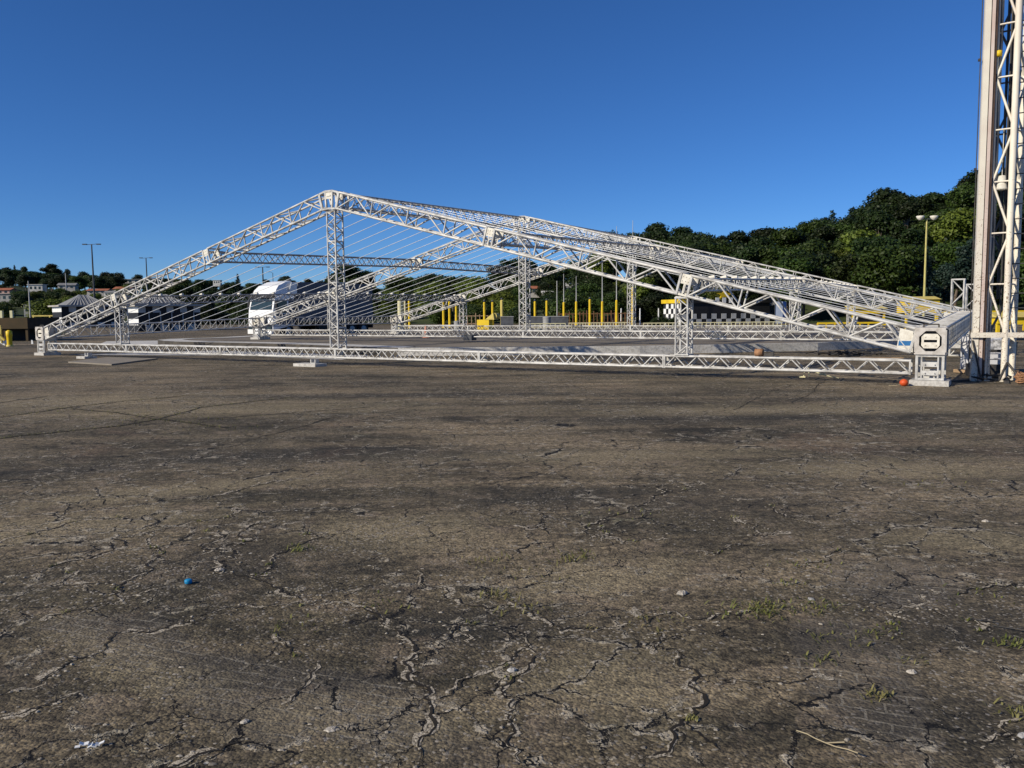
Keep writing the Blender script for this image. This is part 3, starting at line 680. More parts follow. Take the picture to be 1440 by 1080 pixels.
# things resting on and by the beam
c = local(0, 0); q = gp(1078, 530); 
tt = (q - A0).dot(U); p = local(tt, -.02) + Vector((0, 0, .53))
t = thing('strap_coil', 'tan coil of strap lying on the front tie beam at right', 'strap', p, RZ)
m = MB()
for rr in (.035, .055, .075): m.lathe([(rr, -.09), (rr + .014, -.09), (rr + .014, .09), (rr, .09)], (0, 0, .09), 18, 'X')
m.build('coil', M['tan'], t)
m = MB(); m.box((.24, .0, .04), (.20, .08, .06)); m.box((.30, .0, .09), (.07, .06, .05)); m.build('ratchet', M['steel_dark'], t)
c = gp(1130, 531); m = MB()
m.path([Vector((0, 0, .01)), Vector((.02, .03, .22)), Vector((.10, .05, .24)), Vector((.12, .02, .02))], .012)
m.path([Vector((.10, .05, .2)), Vector((.4, .02, .09)), Vector((.62, -.03, .05)), Vector((.8, -.05, .012))], .014); m.box((.42, .02, .09), (.14, .06, .035)); m.box((-.02, -.02, .02), (.14, .06, .03))
tag(m.build('yellow_strap', M['pale_yellow'], None, c, RZ), 'pale yellow ratchet strap hanging from the front tie beam onto the ground', 'strap')
c = gp(1271, 543); t = thing('orange_ball_buoy', 'small orange ball lying beside the right foot pad', 'ball', c)
m = MB(); m.lathe([(.01, 0), (.06, .015), (.085, .06), (.085, .09), (.06, .13), (.01, .15)], n=16); m.build('ball', M['orange'], t)
m = MB(); m.path([Vector((-.08, 0, .03)), Vector((-.16, -.02, .015)), Vector((-.27, 0, .01))], .01); m.box((-.28, 0, .015), (.05, .03, .02)); m.build('tail_rope', M['straw'], t)
# timber and shadowy debris behind the beam at right
c = gp(1215, 507); m = MB()
m.bar((-1.2, 0, .06), (1.0, -.5, .06), .12, .10); tag(m.build('timber_beam', M['wood'], None, c, .2), 'weathered timber lying on the ground behind the right end of the front beam', 'timber')
t = thing('cable_heap', 'dark heap of cables and rags behind the right end of the front beam', 'cables', gp(1175, 501))
m = MB()
for k in range(14):
    a = Vector((random.uniform(-1.6, 1.2), random.uniform(-.3, .3), .03)); pts = [a + Vector((random.uniform(-.3, .3) + i * .12, random.gauss(0, .08), random.uniform(0, .16))) for i in range(6)]; m.path(pts, .022, 5)
m.build('cables', M['steel_dark'], t)

# spare upright truss pieces standing by the tower
for (px, pt_, pb, wpx, Y, lab) in [(1348, 393, 452, 16, 27.5, 'short upright white truss piece standing left of the tower'), (1368, 400, 456, 14, 29.5, 'short upright white truss piece half hidden behind the tower column')]:
    top = pt(px, pt_, Y); t = thing('upright_truss', lab, 'truss', (top.x, Y, 0), RZ, 'spare upright trusses')
    m = MB(); truss(m, (0, 0, .02), (0, 0, top.z), (1, 0, 0), .36, .36, .95, .03, .02, False)
    for zz in (.03, top.z): m.box((0, 0, zz), (.42, .42, .04))
    m.build('truss_body', M['alu'], t)

# ------------------------------------------------------------------ tower at right
c = gp(1368, 535.5); TR = RZ * .55
t = thing('lift_tower', 'tall cream lattice lift tower with chipped paint at the right edge', 'tower', c, TR)
HT = 10.5
m = MB(); m.b2((-.05, -.10, 0), (.062, -.085, HT)); m.b2((-.05, -.085, 0), (-.036, .06, HT)); m.b2((.046, -.085, 0), (.060, -.03, HT)); m.b2((-.036, .048, 0), (.16, .06, HT)); m.build('guide_column', M['cream'], t)
m = MB(); m.b2((.082, -.085, 0), (.146, -.072, HT)); m.b2((.082, -.072, 0), (.094, -.03, HT)); m.build('column_flange', M['flange'], t)
m = MB(); m.b2((.149, -.06, 0), (.20, .045, HT)); m.build('rust_rail', M['brown_rust'], t)
m = MB(); m.tube((-.10, -.03, .3), (-.10, -.03, HT), .010)
for zz in (4.6, 6.9): m.box((-.115, -.02, zz), (.05, .06, .05))
m.build('hoist_rope', M['steel_dark'], t)
# lattice mast
legs = [(.235, .02, .024), (.575, -.10, .068), (.40, .56, .05), (.85, .40, .066)]
for i, (lx, ly, r) in enumerate(legs):
    m = MB(); m.tube((lx, ly, .10), (lx, ly, HT), r, n=10); m.box((lx, ly, .05), (.16, .16, .10)); m.build('mast_leg', M['cream'], t)
lv = 1.097; z0 = 1.02
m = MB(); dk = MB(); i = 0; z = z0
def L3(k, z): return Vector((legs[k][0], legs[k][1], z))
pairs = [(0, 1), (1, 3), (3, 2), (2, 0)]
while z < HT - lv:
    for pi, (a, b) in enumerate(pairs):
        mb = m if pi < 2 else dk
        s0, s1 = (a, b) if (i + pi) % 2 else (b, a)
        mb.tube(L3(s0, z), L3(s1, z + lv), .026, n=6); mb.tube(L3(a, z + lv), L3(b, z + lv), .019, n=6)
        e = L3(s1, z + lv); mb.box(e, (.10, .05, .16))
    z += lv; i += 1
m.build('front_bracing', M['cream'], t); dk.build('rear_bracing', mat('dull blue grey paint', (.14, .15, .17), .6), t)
m = MB(); m.b2((-.10, -.16, .96), (1.4, -.106, 1.07)); m.b2((.52, -.02, .97), (.63, .5, 1.05)); m.build('cross_beam', M['cream'], t)
m = MB()
for k, q in enumerate([(.55, .3, .021), (.50, .34, .03), (.62, .36, .04)]): m.tube((q[0], q[1], 1.3 + k * .5), (q[0], q[1], HT), q[2], n=8)
m.build('inner_pipes', M['steel_dark'], t)
m = MB(); zz = 1.6
while zz < HT:
    m.bar((.70, .15, zz), (1.1, .05, zz), .02, .02); zz += .32
m.tube((1.1, .05, 1.4), (1.1, .05, HT), .018); m.tube((.70, .15, 1.4), (.70, .15, HT), .012); m.build('ladder', M['steel_dark'], t)
m = MB(); m.lathe([(.03, .30), (.07, .29), (.10, .06), (.13, 0), (.02, -.02)], (.42, .05, 4.15), 16); m.tube((.42, .05, 4.44), (.42, .05, 5.4), .008); m.build('bell_weight', M['plate_light'], t)
m = MB(); m.lathe([(.01, -.07), (.06, -.05), (.06, .05), (.01, .07)], (.25, -.02, 7.0), 12); m.build('yellow_pulley', M['yellow'], t)
m = MB(); m.bar((-.12, -.1, .02), (-.55, -.45, .02), .10, .04); m.bar((.62, -.1, .02), (.5, -.65, .02), .10, .04); m.bar((.86, .4, .02), (1.5, .2, .02), .10, .04)
m.tube((-.06, -.12, .9), (.12, -.14, .10), .02); m.tube((.62, -.15, .42), (.42, -.4, .05), .025); m.tube((.62, -.15, .42), (.86, -.35, .05), .025); m.build('outrigger', M['steel_dark'], t)
# wrapped hoist machine and crates behind the tower's foot
t2 = thing('hoist_machine', 'white and black hoist machine on the ground inside the foot of the tower', 'machine', c + Vector((.85, 1.0, 0)), TR)
m = MB(); m.box((0, 0, .36), (.62, .5, .10)); m.box((0, 0, .50), (.60, .48, .08)); m.lathe([(.13, -.22), (.15, -.2), (.15, .2), (.13, .22)], (-.05, 0, .72), 16, 'X'); m.box((.22, 0, .74), (.16, .3, .26)); m.build('housing', M['wrap'], t2)
m = MB(); m.box((0, 0, .16), (.72, .56, .28)); m.box((-.28, 0, .42), (.05, .5, .5)); m.box((.1, -.25, .62), (.5, .04, .06)); m.build('chassis', M['steel_dark'], t2)
m = MB()
for k in range(16):
    a = Vector((random.uniform(-.5, .9), random.uniform(-.75, -.45), random.uniform(.02, .10))); m.path([a, a + Vector((random.gauss(0, .12), random.gauss(0, .1), .08)), a + Vector((random.gauss(0, .25), random.gauss(0, .1), 0))], .018, 5)
tag(m.build('tangled_hose', M['steel_dark'], None, c + Vector((.7, .4, 0)), TR), 'tangled black hoses and cables around the foot of the tower', 'hoses')
t3 = thing('rope_bundle', 'orange brown bundle of rope lying at the right edge beside the tower foot', 'rope', gp(1438, 540))
m = MB()
for k in range(9):
    a0 = random.random() * 6; r = random.uniform(.10, .17); pts = [Vector((math.cos(a0 + i * .7) * r, math.sin(a0 + i * .7) * r * .6, .05 + .022 * k + .02 * math.sin(i * 1.5))) for i in range(10)]; m.path(pts, .017, 6)
m.build('rope', M['tan'], t3)
t4 = thing('wrapped_crate', 'crate wrapped in crumpled white plastic standing behind the tower', 'crate', c + Vector((1.5, 2.1, 0)), .3)
m = MB(); nx = 8
m.box((0, 0, .5), (.9, .7, .8)); m.lathe([(.5, .05), (.53, .3), (.48, .55), (.51, .8), (.40, .95), (.1, 1.0)], n=9); m.build('wrapping', M['wrap'], t4)
m = MB(); m.box((0, 0, .05), (1.1, .9, .08)); m.build('pallet', M['wood'], t4)

# ------------------------------------------------------------------ truck
gpos = gp(372, 476.5); 
fw = Vector((-.56, -.83, 0)).normalized(); RT = math.atan2(fw.y, fw.x)
lft = Vector((-fw.y, fw.x, 0))
t = thing('box_truck', 'white cab-over truck with a dark grey box body parked behind the truss', 'truck', gpos - fw * .35 + lft * (.85), RT)
# local: x forward, y left; origin near the front axle
m = MB()
side_prof = [(-.55, .95), (1.22, .62), (1.30, .62), (1.33, 1.3), (1.26, 1.95), (1.02, 2.92), (-.55, 2.92)]
m.extr([(x, -1.22, z) for x, z in side_prof], (0, 2.44, 0)); body = m.build('cab', M['truck_white'], t)
m = MB()
pr_ = [(1.02, 2.93, 1.16), (.86, 3.28, 1.10), (.55, 3.58, 1.0), (.30, 3.66, .98), (-.10, 3.84, .96), (-.55, 3.92, .96), (-.55, 2.93, 1.16)]
np_ = len(pr_); m.add([(x, -w_, z) for x, z, w_ in pr_] + [(x, w_, z) for x, z, w_ in pr_], [tuple(range(np_)), tuple(range(2 * np_ - 1, np_ - 1, -1))] + [(i, np_ + i, np_ + (i + 1) % np_, (i + 1) % np_) for i in range(np_)])
m.extr([(-.05, -1.235, 2.94), (-.55, -1.235, 2.94), (-.82, -1.235, 3.1), (-.82, -1.235, 3.80), (-.35, -1.235, 3.80)], (0, .03, 0)); m.extr([(-.05, 1.205, 2.94), (-.55, 1.205, 2.94), (-.82, 1.205, 3.1), (-.82, 1.205, 3.80), (-.35, 1.205, 3.80)], (0, .03, 0)); m.build('roof_deflector', M['truck_white'], t)
m = MB(); m.extr([(1.275, -1.08, 1.98), (1.275, 1.08, 1.98), (1.10, .98, 2.78), (1.10, -.98, 2.78)], (.02, 0, .004)); m.build('windscreen', M['glass'], t)
m = MB()
for yy in (-1.24, 1.215): m.extr([(1.05, yy, 1.75), (.92, yy, 2.62), (.10, yy, 2.62), (.10, yy, 1.75)], (0, .025, 0))
m.build('side_window', M['glass'], t)
for yy in (-1.236, 1.224): m = MB(); m.extr([(.95, yy, .98), (1.0, yy, 1.70), (-.05, yy, 1.70), (-.05, yy, 2.70), (-.53, yy, 2.70), (-.53, yy, .98)], (0, .012, 0)); m.build('side_panel', M['tarp'], t)
m = MB(); m.box((1.335, 0, .92), (.03, 1.5, .40)); m.box((1.335, 0, 1.42), (.02, 1.3, .10)); m.build('grille', M['black'], t)
m = MB(); m.box((1.36, 0, .52), (.16, 2.4, .30)); m.build('bumper', M['truck_white'], t)
for yy in (-.95, .95): m = MB(); m.box((1.38, yy, .78), (.06, .36, .20)); m.build('headlight', M['glass'], t)
for yy in (-1.38, 1.38): m = MB(); m.box((1.12, yy, 2.25), (.10, .18, .52)); m.bar((1.1, yy * .9, 2.5), (1.12, yy, 2.45), .04, .04); m.build('mirror', M['black'], t)
m = MB(); m.bar((1.2, -1.3, 2.86), (1.2, 1.3, 2.86), .10, .25); m.build('sun_visor', M['black'], t)
m = MB(); m.b2((-8.1, -1.25, 1.15), (-.9, 1.25, 3.84)); 
for k in range(9): m.b2((-8.1 + k * .89 - .03, -1.268, 1.15), (-8.1 + k * .82 + .03, -1.25, 3.8))
m.build('cargo_box', M['tarp'], t)
m = MB(); m.b2((-8.0, -.5, .82), (1.0, .5, 1.12)); m.b2((-5.2, -1.1, .5), (-2.8, -.7, 1.0)); m.b2((-5.2, .7, .5), (-2.8, 1.1, 1.0)); m.b2((-8.15, -1.2, .6), (-8.0, 1.2, .95)); m.build('chassis', M['black'], t)
for x, y in ((0, -1.05), (0, 1.05), (-6.0, -1.0), (-6.0, 1.0), (-7.2, -1.0), (-7.2, 1.0)):
    m = MB(); m.lathe([(.30, -.16), (.48, -.15), (.51, -.10), (.51, .10), (.48, .15), (.30, .16)], (x, y, .51), 24, 'Y'); wh = m.build('wheel', M['rubber'], t)
    m = MB(); m.lathe([(.10, -.19), (.27, -.17), (.29, -.12), (.29, .12), (.27, .17), (.10, .19)], (x, y, .51), 18, 'Y'); m.build('rim', M['plate'], wh)

# ------------------------------------------------------------------ background: lamps, poles, walls, barriers
def up(px, py, Y): return pt(px, py, Y).z
def pole_thing(name, px, pb, ptop, Y, label, cat, r, mt, group=None, head=None, hz=None):
    b = pt(px, pb, Y); h = up(px, ptop, Y); t = thing(name, label, cat, (b.x, Y, b.z), 0, group); H = h - b.z
    m = MB(); m.tube((0, 0, -.3), (0, 0, H), r * 1.2, r * .7, n=10); m.build('pole', mt, t)
    if head == 'double':
        m = MB(); m.bar((-.9, 0, H), (.9, 0, H + .1), .08, .08); m.build('arm', mt, t)
        for sx in (-1, 1): m = MB(); m.box((sx * 1.25, 0, H + .08), (.8, .35, .16)); m.box((sx * 1.25, 0, H - .01), (.6, .25, .03)); m.build('lamp_head', M['pole_grey'], t)
    elif head == 'single':
        m = MB(); m.path([Vector((0, 0, H)), Vector((-.5, 0, H + .3)), Vector((-1.1, 0, H + .4))], .05); m.box((-1.4, 0, H + .38), (.7, .28, .14)); m.build('lamp_head', M['pole_grey'], t)
    elif head == 'flood':
        m = MB(); m.bar((-.5, 0, H), (.5, 0, H), .09, .09); m.build('arm', M['pole_grey'], t)
        for sx in (-1, 1): m = MB(); m.lathe([(.12, -.22), (.26, -.10), (.36, .12), (.33, .15)], (sx * .62, -.05, H + .12), 14); m.build('lamp_head', M['plate_light'], t)
    return t
pole_thing('street_lamp', 133.5, 432, 344, 150, 'tall dark double-headed street lamp above the left checkered building', 'street lamp', .16, M['pole_grey'], 'street lamps', 'double')
pole_thing('street_lamp', 208.5, 430, 363, 210, 'smaller dark double-headed street lamp right of the tallest left one, above the rising truss', 'street lamp', .17, M['pole_grey'], 'street lamps', 'double')
pole_thing('street_lamp', 371, 425, 376, 190, 'dark double-headed lamp above the left shoulder of the truck cab', 'street lamp', .18, M['pole_grey'], 'street lamps', 'double')
pole_thing('street_lamp', 385, 425, 384, 240, 'thin single-arm street lamp just right of the lamp above the truck', 'street lamp', .12, M['pole_grey'], 'street lamps', 'single')
pole_thing('utility_pole', 43, 452, 395, 130, 'thin pale pole standing left of the yellow goal frame', 'pole', .10, M['pole_pale'])
pole_thing('utility_pole', 94, 420, 384, 260, 'pale pole among the far houses on the left hill', 'pole', .16, M['pole_pale'])
pole_thing('flood_lamp', 1299, 440, 308, 75, 'tall yellow lamp pole with two floodlights in front of the wooded hill', 'floodlight', .10, M['pole_yellow'], None, 'flood')
pole_thing('street_lamp', 1287, 425, 402, 95, 'small grey single-arm lamp beside the road below the wooded hill', 'street lamp', .05, M['pole_pale'], 'street lamps', 'single')
# yellow marker posts, some with a slim flagpole rising from them
posts = [(570, 459, 423, 0, 'pale'), (576, 459, 424, 0, ''), (563.5, 459, 422, 0, 'wide'), (624, 461, 424, 0, ''), (632.5, 461, 425, 0, ''), (642, 459, 428, 0, ''), (681.5, 459, 426, 0, ''), (693, 459, 426, 0, ''), (706, 459, 423, 0, 'wood'),
         (752.5, 459, 425, 0, ''), (769, 458, 424, 0, ''), (793, 459, 426, 385, ''), (810.5, 458, 425, 388, ''), (829.5, 458, 422, 0, ''), (847, 457, 425, 329, ''), (867, 457, 423, 318, ''), (889.5, 457, 405, 310, '')]
words = ['pale yellow post, second from the left of the yellow post row', 'bright yellow post, third from the left of the yellow post row', 'wide pale post at the left end of the yellow post row', 'yellow post left of the grey drum behind the farthest rafter', 'yellow post touching the farthest rafter, left of the drum', 'yellow post directly above the grey drum', 'short yellow post just above the yellow box', 'yellow post right of the one above the yellow box', 'orange brown post between the yellow box and the middle frame post',
         'first yellow post right of the middle frame post', 'yellow post directly above the grey barrel on the barrier', 'yellow post carrying a low thin pole at the barrier end', 'yellow post with a thin pole in front of the pale house', 'yellow post without a pole in the middle of the flagpole row', 'yellow post with a thin flagpole left of two tall ones', 'yellow post with a tall flagpole left of the farthest frame post', 'tallest yellow post with flagpole right of the farthest frame post']
for (px, pb, ptp, fl, kd), lab in zip(posts, words):
    Y = 92; b = pt(px, pb, Y); H = up(px, ptp, Y); t = thing('yellow_post', lab, 'post', (b.x, Y, 0), 0, 'row of yellow posts across the lot')
    r = {'wide': .33, 'wood': .19}.get(kd, .145)
    m = MB(); m.tube((0, 0, 0), (0, 0, H), r, r * .92, n=12); m.lathe([(r * .95, H), (r * .7, H + .08), (.02, H + .11)], n=12)
    m.build('post_sleeve', {'pale': M['pale_yellow'], 'wide': M['pale_yellow'], 'wood': M['yellow_old']}.get(kd, M['yellow']), t)
    if kd in ('wood', '') and not fl: m = MB(); m.lathe([(.03, H + .10), (.13, H + .14), (.13, H + .28), (.04, H + .34)], n=10); m.build('post_cap', M['pole_grey'], t)
    if fl: m = MB(); m.tube((0, 0, H + .1), (0, 0, up(px, fl, Y)), .06, .025, n=8); m.build('flagpole', M['pole_pale'], t)
pole_thing('flagpole', 783.5, 458, 395, 95, 'lone thin white pole between two yellow posts', 'pole', .06, M['pole_pale'])
for px, tp, lab in [(1034 - 0, 430, 0)][:0]: pass
for px, lab in [(873.5, 'short white stake left of the tallest flagpole'), (900, 'short white stake right of the tallest flagpole'), (926, 'short white stake beside the checkered building')]:
    Y = 100; b = pt(px, 452, Y); H = up(px, 434, Y); m = MB(); m.tube((0, 0, 0), (0, 0, H), .09, .07, n=8); m.lathe([(.07, H), (.02, H + .05)], n=8)
    tag(m.build('white_stake', M['white'], None, (b.x, Y, 0)), lab, 'stake', 'white stakes')
# low fences / rails
def rail(px0, px1, Y, ztop, label, mt, n, r=.04, mid=True, Y1=None):
    Y1 = Y1 or Y; a = pt(px0, 450, Y); b = pt(px1, 450, Y1); a.z = b.z = 0; t = thing('low_railing', label, 'railing', a, 0); d = b - a
    m = MB(); m.bar(Vector((0, 0, ztop)), d + Vector((0, 0, ztop)), r * 2, r * 2)
    if mid: m.bar(Vector((0, 0, ztop * .35)), d + Vector((0, 0, ztop * .35)), r * 1.4, r * 1.4)
    m.build('rail', mt, t)
    for i in range(n + 1): m = MB(); q = d * i / n; m.bar(q, q + Vector((0, 0, ztop + .02)), r * 1.6, r * 1.6, (1, 0, 0)); m.build('upright', mt, t)
rail(738, 795, 78, .55, 'low pale railing in front of the concrete barrier', M['pale_yellow'], 8)
rail(800, 886, 80, .55, 'low pale railing in front of the yellow posts with flagpoles', M['pale_yellow'], 22)
rail(905, 1105, 78, .50, 'long low pale railing before the shaded checkered building', M['pale_yellow'], 34)
rail(1150, 1245, 60, .62, 'yellow railing right of the banner behind the right rafters', M['yellow'], 8, .06)
rail(1316, 1440, 58, 1.35, 'yellow railing behind the tower and upright trusses', M['yellow'], 7, .07)
rail(555, 650, 70, .6, 'thin white railing below the leftmost yellow posts', M['white'], 9, .035)
def paling(px0, px1, Y, H, label, mt, sp):
    a = pt(px0, 450, Y); b = pt(px1, 450, Y); n = int((b.x - a.x) / sp); t = thing('paling_fence', label, 'fence', (a.x, Y, 0)); m = MB()
    for zz in (.35, H * .8): m.bar((0, 0, zz), (n * sp, 0, zz), .08, .10)
    for i in range(n + 1): h = H * random.uniform(.82, 1.05); m.b2((i * sp - .05, -.07, 0), (i * sp + .05, -.041 + .09, h))
    m.build('palings', mt, t)
M['rust_wood'] = mat('reddish timber', (.20, .10, .045), .8, (.10, .055, .03), 3)
paling(786, 893, 99, 1.75, 'reddish brown paling fence behind the yellow flagpole posts', M['rust_wood'], .42)
paling(640, 690, 100, 1.6, 'dull brown paling fence left of the yellow box', M['wood'], .5)
# concrete barrier, drums, yellow boxes
for x0, x1, lab in [(704, 722, 'left dark concrete barrier wall next to the yellow box'), (741, 799, 'right dark concrete barrier wall behind the middle frame post')]:
    Y = 88; a = pt(x0, 460, Y); b = pt(x1, 460, Y); H = up(x0, 446, Y); t = thing('barrier_wall', lab, 'barrier', (a.x, Y, 0), 0, 'dark barrier walls')
    m = MB(); wx = b.x - a.x; m.extr([(0, -.35, 0), (0, .35, 0), (0, .15, H), (0, -.15, H)], (wx, 0, 0)); m.build('wall_body', M['grey_dark'], t)
    m = MB(); m.b2((-.05, -.2, H), (wx + .05, .2, H + .09)); m.build('coping', M['grey'], t)
def drum(px, pb, ptp, Y, r, mt, lab):
    b = pt(px, pb, Y); H = up(px, ptp, Y); t = thing('drum', lab, 'drum', (b.x, Y, 0)); m = MB(); pr = [(r * .96, 0)]
    for k in range(5): z = H * (k + .5) / 5; pr += [(r * .97, z - .05), (r * 1.03, z), (r * .97, z + .05)]
    m.lathe(pr + [(r, H)], n=20); m.build('shell', mt, t); m = MB(); m.lathe([(r * .99, H + .002), (r * .9, H + .05), (.05, H + .06)], n=20); m.build('lid', M['grey'], t)
drum(643, 464, 452, 74, .30, M['grey'], 'pale grey drum left of the farthest frame left post')
drum(769, 459, 446, 84, .42, M['grey'], 'grey concrete barrel against the dark barrier wall')
drum(759, 468.5, 463, 60, .16, mat('green plastic', (.02, .10, .06), .5), 'small dark green bin low behind the middle tie beam')
t = thing('yellow_cabinet', 'bright yellow metal box with a sloped top, standing before the middle frame post', 'box', pt(682, 465, 70).xy.to_3d(), -.35)
m = MB(); m.b2((-.55, -.45, .12), (.55, .45, 1.05)); m.build('box_body', M['yellow'], t)
m = MB(); m.extr([(.2, -.5, 1.05), (.95, -.5, 1.62), (1.05, -.5, 1.05)], (0, 1.0, 0)); m.tube((.95, -.3, 1.35), (.95, .5, 1.35), .26, n=14); m.build('hopper', M['yellow_old'], t)
m = MB(); m.b2((-.5, -.4, 0), (-.35, .4, .12)); m.b2((.35, -.4, 0), (.5, .4, .12)); m.build('feet', M['steel_dark'], t)
t = thing('road_cone', 'small worn pinkish orange cone behind the middle tie beam', 'cone', pt(599, 479, 45).xy.to_3d() + Vector((0, 0, .29)))
m = MB(); m.lathe([(.16, .02), (.13, .06), (.05, .62), (.02, .64)], n=14); m.build('cone_body', M['cone_pink'], t); m = MB(); m.box((0, 0, .01), (.40, .40, .02)); m.build('cone_base', M['cone_pink'], t)
t = thing('equipment_case', 'dark grey equipment case beside the middle tie beam', 'case', gp(661, 481, .29) , RZ)
m = MB(); m.box((0, 0, .19), (.45, .4, .22)); m.build('case_body', M['grey_dark'], t); m = MB(); m.box((0, 0, .32), (.47, .42, .04)); m.build('case_lid', M['pole_grey'], t)
t = thing('equipment_case', 'dark case under the tie beam right of the right post', 'case', gp(1011, 480.5, .29), RZ)
m = MB(); m.box((0, 0, .19), (.5, .4, .22)); m.build('case_body', M['grey_dark'], t); m = MB(); m.box((0, 0, .32), (.52, .42, .04)); m.build('case_lid', M['pole_grey'], t)

# yellow goal frame and the dark embankment stuff at the left edge
a, b = pt(48, 460, 105), pt(71, 460, 105); H = up(60, 445, 105)
t = thing('goal_frame', 'yellow metal frame like a small goal left of the checkered building', 'frame', (a.x, 105, 0)); wx = b.x - a.x
for xx in (0, wx): m = MB(); m.bar((xx, 0, 0), (xx, 0, H), .16, .16, (1, 0, 0)); m.build('upright', M['yellow_old'], t)
m = MB(); m.bar((-.15, 0, H + .08), (wx + .4, 0, H + .08), .16, .16); m.build('crossbar', M['yellow_old'], t)
a, b = pt(-60, 478, 56), pt(40, 478, 56); H = up(10, 447, 60)
t = thing('brown_shed', 'low brown flat-roofed shelter with open dark front at the left edge', 'shelter', (a.x, 56, 0)); wx = b.x - a.x
m = MB(); m.b2((0, .0, H - .75), (wx, 4.0, H)); m.build('fascia', M['brown_wall'], t)
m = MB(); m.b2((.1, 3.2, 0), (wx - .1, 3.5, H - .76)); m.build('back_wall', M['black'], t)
for xx in (.15, wx * .33, wx * .66, wx - .15): m = MB(); m.b2((xx - .08, .1, 0), (xx + .08, .26, H - .76)); m.build('post', M['brown_wall'], t)
for q in (7.2, 21.5):
    m = MB(); x_ = pt(q, 440, 57).x - a.x; m.b2((x_ - .09, .5, H), (x_ + .09, .68, H + .5)); m.build('parapet_stub', M['pale_yellow'], t)
c = pt(5, 481, 46).xy.to_3d(); t = thing('playground_slide', 'yellow and white slide with a railing at the left edge', 'slide', c)
m = MB(); m.extr([(-1.6, 0, 1.05), (.05, 0, .05), (.05, 0, .15), (-1.6, 0, 1.2)], (0, .6, 0)); m.build('chute', M['white'], t)
m = MB(); m.path([Vector((-1.5, -.05, 1.45)), Vector((-.3, -.05, .75)), Vector((.1, -.05, .35))], .07); m.path([Vector((-.1, 0, .2)), Vector((-.1, 0, 1.15)), Vector((-.6, 0, 1.2))], .05); m.build('handrail', M['yellow_old'], t)
c = pt(13.5, 481, 46).xy.to_3d(); t = thing('yellow_bollard', 'short fat yellow bollard next to the slide', 'bollard', c)
m = MB(); m.lathe([(.14, 0), (.14, .55), (.16, .6), (.16, .85), (.05, .92)], n=14); m.build('body', M['yellow'], t); m = MB(); m.lathe([(.18, 0), (.18, .08), (.13, .10)], n=14); m.build('base', M['yellow_old'], t)
c = pt(45, 478, 50).xy.to_3d(); m = MB(); m.extr([(-.06, 0, 0), (.06, 0, 0), (.03, 0, .22), (-.05, 0, .25)], (0, .03, 0)); m.tube((0, .05, 0), (-.02, .05, .2), .02)
tag(m.build('white_marker', M['white'], None, c), 'tiny white marker standing on grass left of the left truss foot', 'marker')
# grass strip at left
m = MB(); p = [pt(-80, 474, 62), pt(78, 474, 66), pt(95, 474, 90), pt(-80, 474, 96)]
m.add([(q.x, q.y, .02) for q in p], [(0, 1, 2, 3)]); struct(m.build('grass_verge', mat('mown grass', (.035, .05, .012), .9, (.02, .028, .01), 1)))

# ------------------------------------------------------------------ checkered buildings
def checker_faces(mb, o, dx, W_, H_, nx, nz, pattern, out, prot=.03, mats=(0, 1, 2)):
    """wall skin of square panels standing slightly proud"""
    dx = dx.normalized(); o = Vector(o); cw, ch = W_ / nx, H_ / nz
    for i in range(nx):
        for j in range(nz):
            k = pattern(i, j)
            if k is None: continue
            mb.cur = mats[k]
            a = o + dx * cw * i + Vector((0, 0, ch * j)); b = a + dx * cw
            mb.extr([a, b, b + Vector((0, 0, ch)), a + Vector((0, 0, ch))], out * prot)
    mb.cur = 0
def check_building(corner, Wf, Ws, H, rz, label, roof, nx, nz, ns, left_only=False):
    """local: front wall along +x at y=0 facing -y; left wall along +y at x=0 facing -x"""
    t = thing('checkered_building', label, 'building', corner, rz, 'black and white checkered track buildings')
    m = MB(); m.cur = 1; m.b2((0, 0, 0), (Wf, Ws, H)); m.cur = 0
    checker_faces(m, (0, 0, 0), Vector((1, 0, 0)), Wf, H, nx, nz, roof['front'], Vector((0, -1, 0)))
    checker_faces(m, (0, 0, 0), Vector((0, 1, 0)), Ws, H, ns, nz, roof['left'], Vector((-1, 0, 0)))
    m.build('wall', [M['white'], M['black'], M['panel_shaded']], t)
    if roof['kind'] == 'hip':
        e = .5; m = MB(); z = H; hx = Wf / 2; rr = min(Wf, Ws) * .28
        b = [(-e, -e, z), (Wf + e, -e, z), (Wf + e, Ws + e, z), (-e, Ws + e, z)]
        m.b2((-e, -e, z), (Wf + e, Ws + e, z + .22)); m.build('fascia', M['plaster'], t)
        m = MB(); x0, x1 = roof.get('x', (-.3, Wf * .62)); z += .225; cx = (x0 + x1) / 2; cy = Ws * .5; hh = roof['h']
        ap = [(cx - .6, cy, z + hh), (cx + .6, cy, z + hh)]; bb = [(x0, -.3, z), (x1, -.3, z), (x1, Ws + .3, z), (x0, Ws + .3, z)]
        m.add(bb + ap, [(0, 1, 5, 4), (1, 2, 5), (2, 3, 4, 5), (3, 0, 4), (3, 2, 1, 0)])
        rf = m.build('roof', M['roof_grey'], t)
        m = MB()
        for k in range(1, 12):
            q = k / 12; a = Vector(bb[0]).lerp(Vector(bb[1]), q); tq = max(0.0, min(1.0, (a.x - ap[0][0]) / 1.2))
            tip = Vector(ap[0]).lerp(Vector(ap[1]), tq); s_ = 1.0
            m.bar(a + Vector((0, -.02, .04)), a.lerp(tip, .97) + Vector((0, -.02, .04)), .10, .04)
        m.build('roof_seams', M['seam'], rf)
    else:
        m = MB(); m.b2((-.15, -.15, H), (Wf + .15, Ws + .15, H + .35)); m.build('parapet', roof['mat'], t)
    return t
def fpat(i, j):
    if j == 3: return 0 if i % 2 == 0 else None
    if j == 0: return 2 if i % 2 else None
    if j == 1: return 0 if i % 3 == 0 else None
    return None
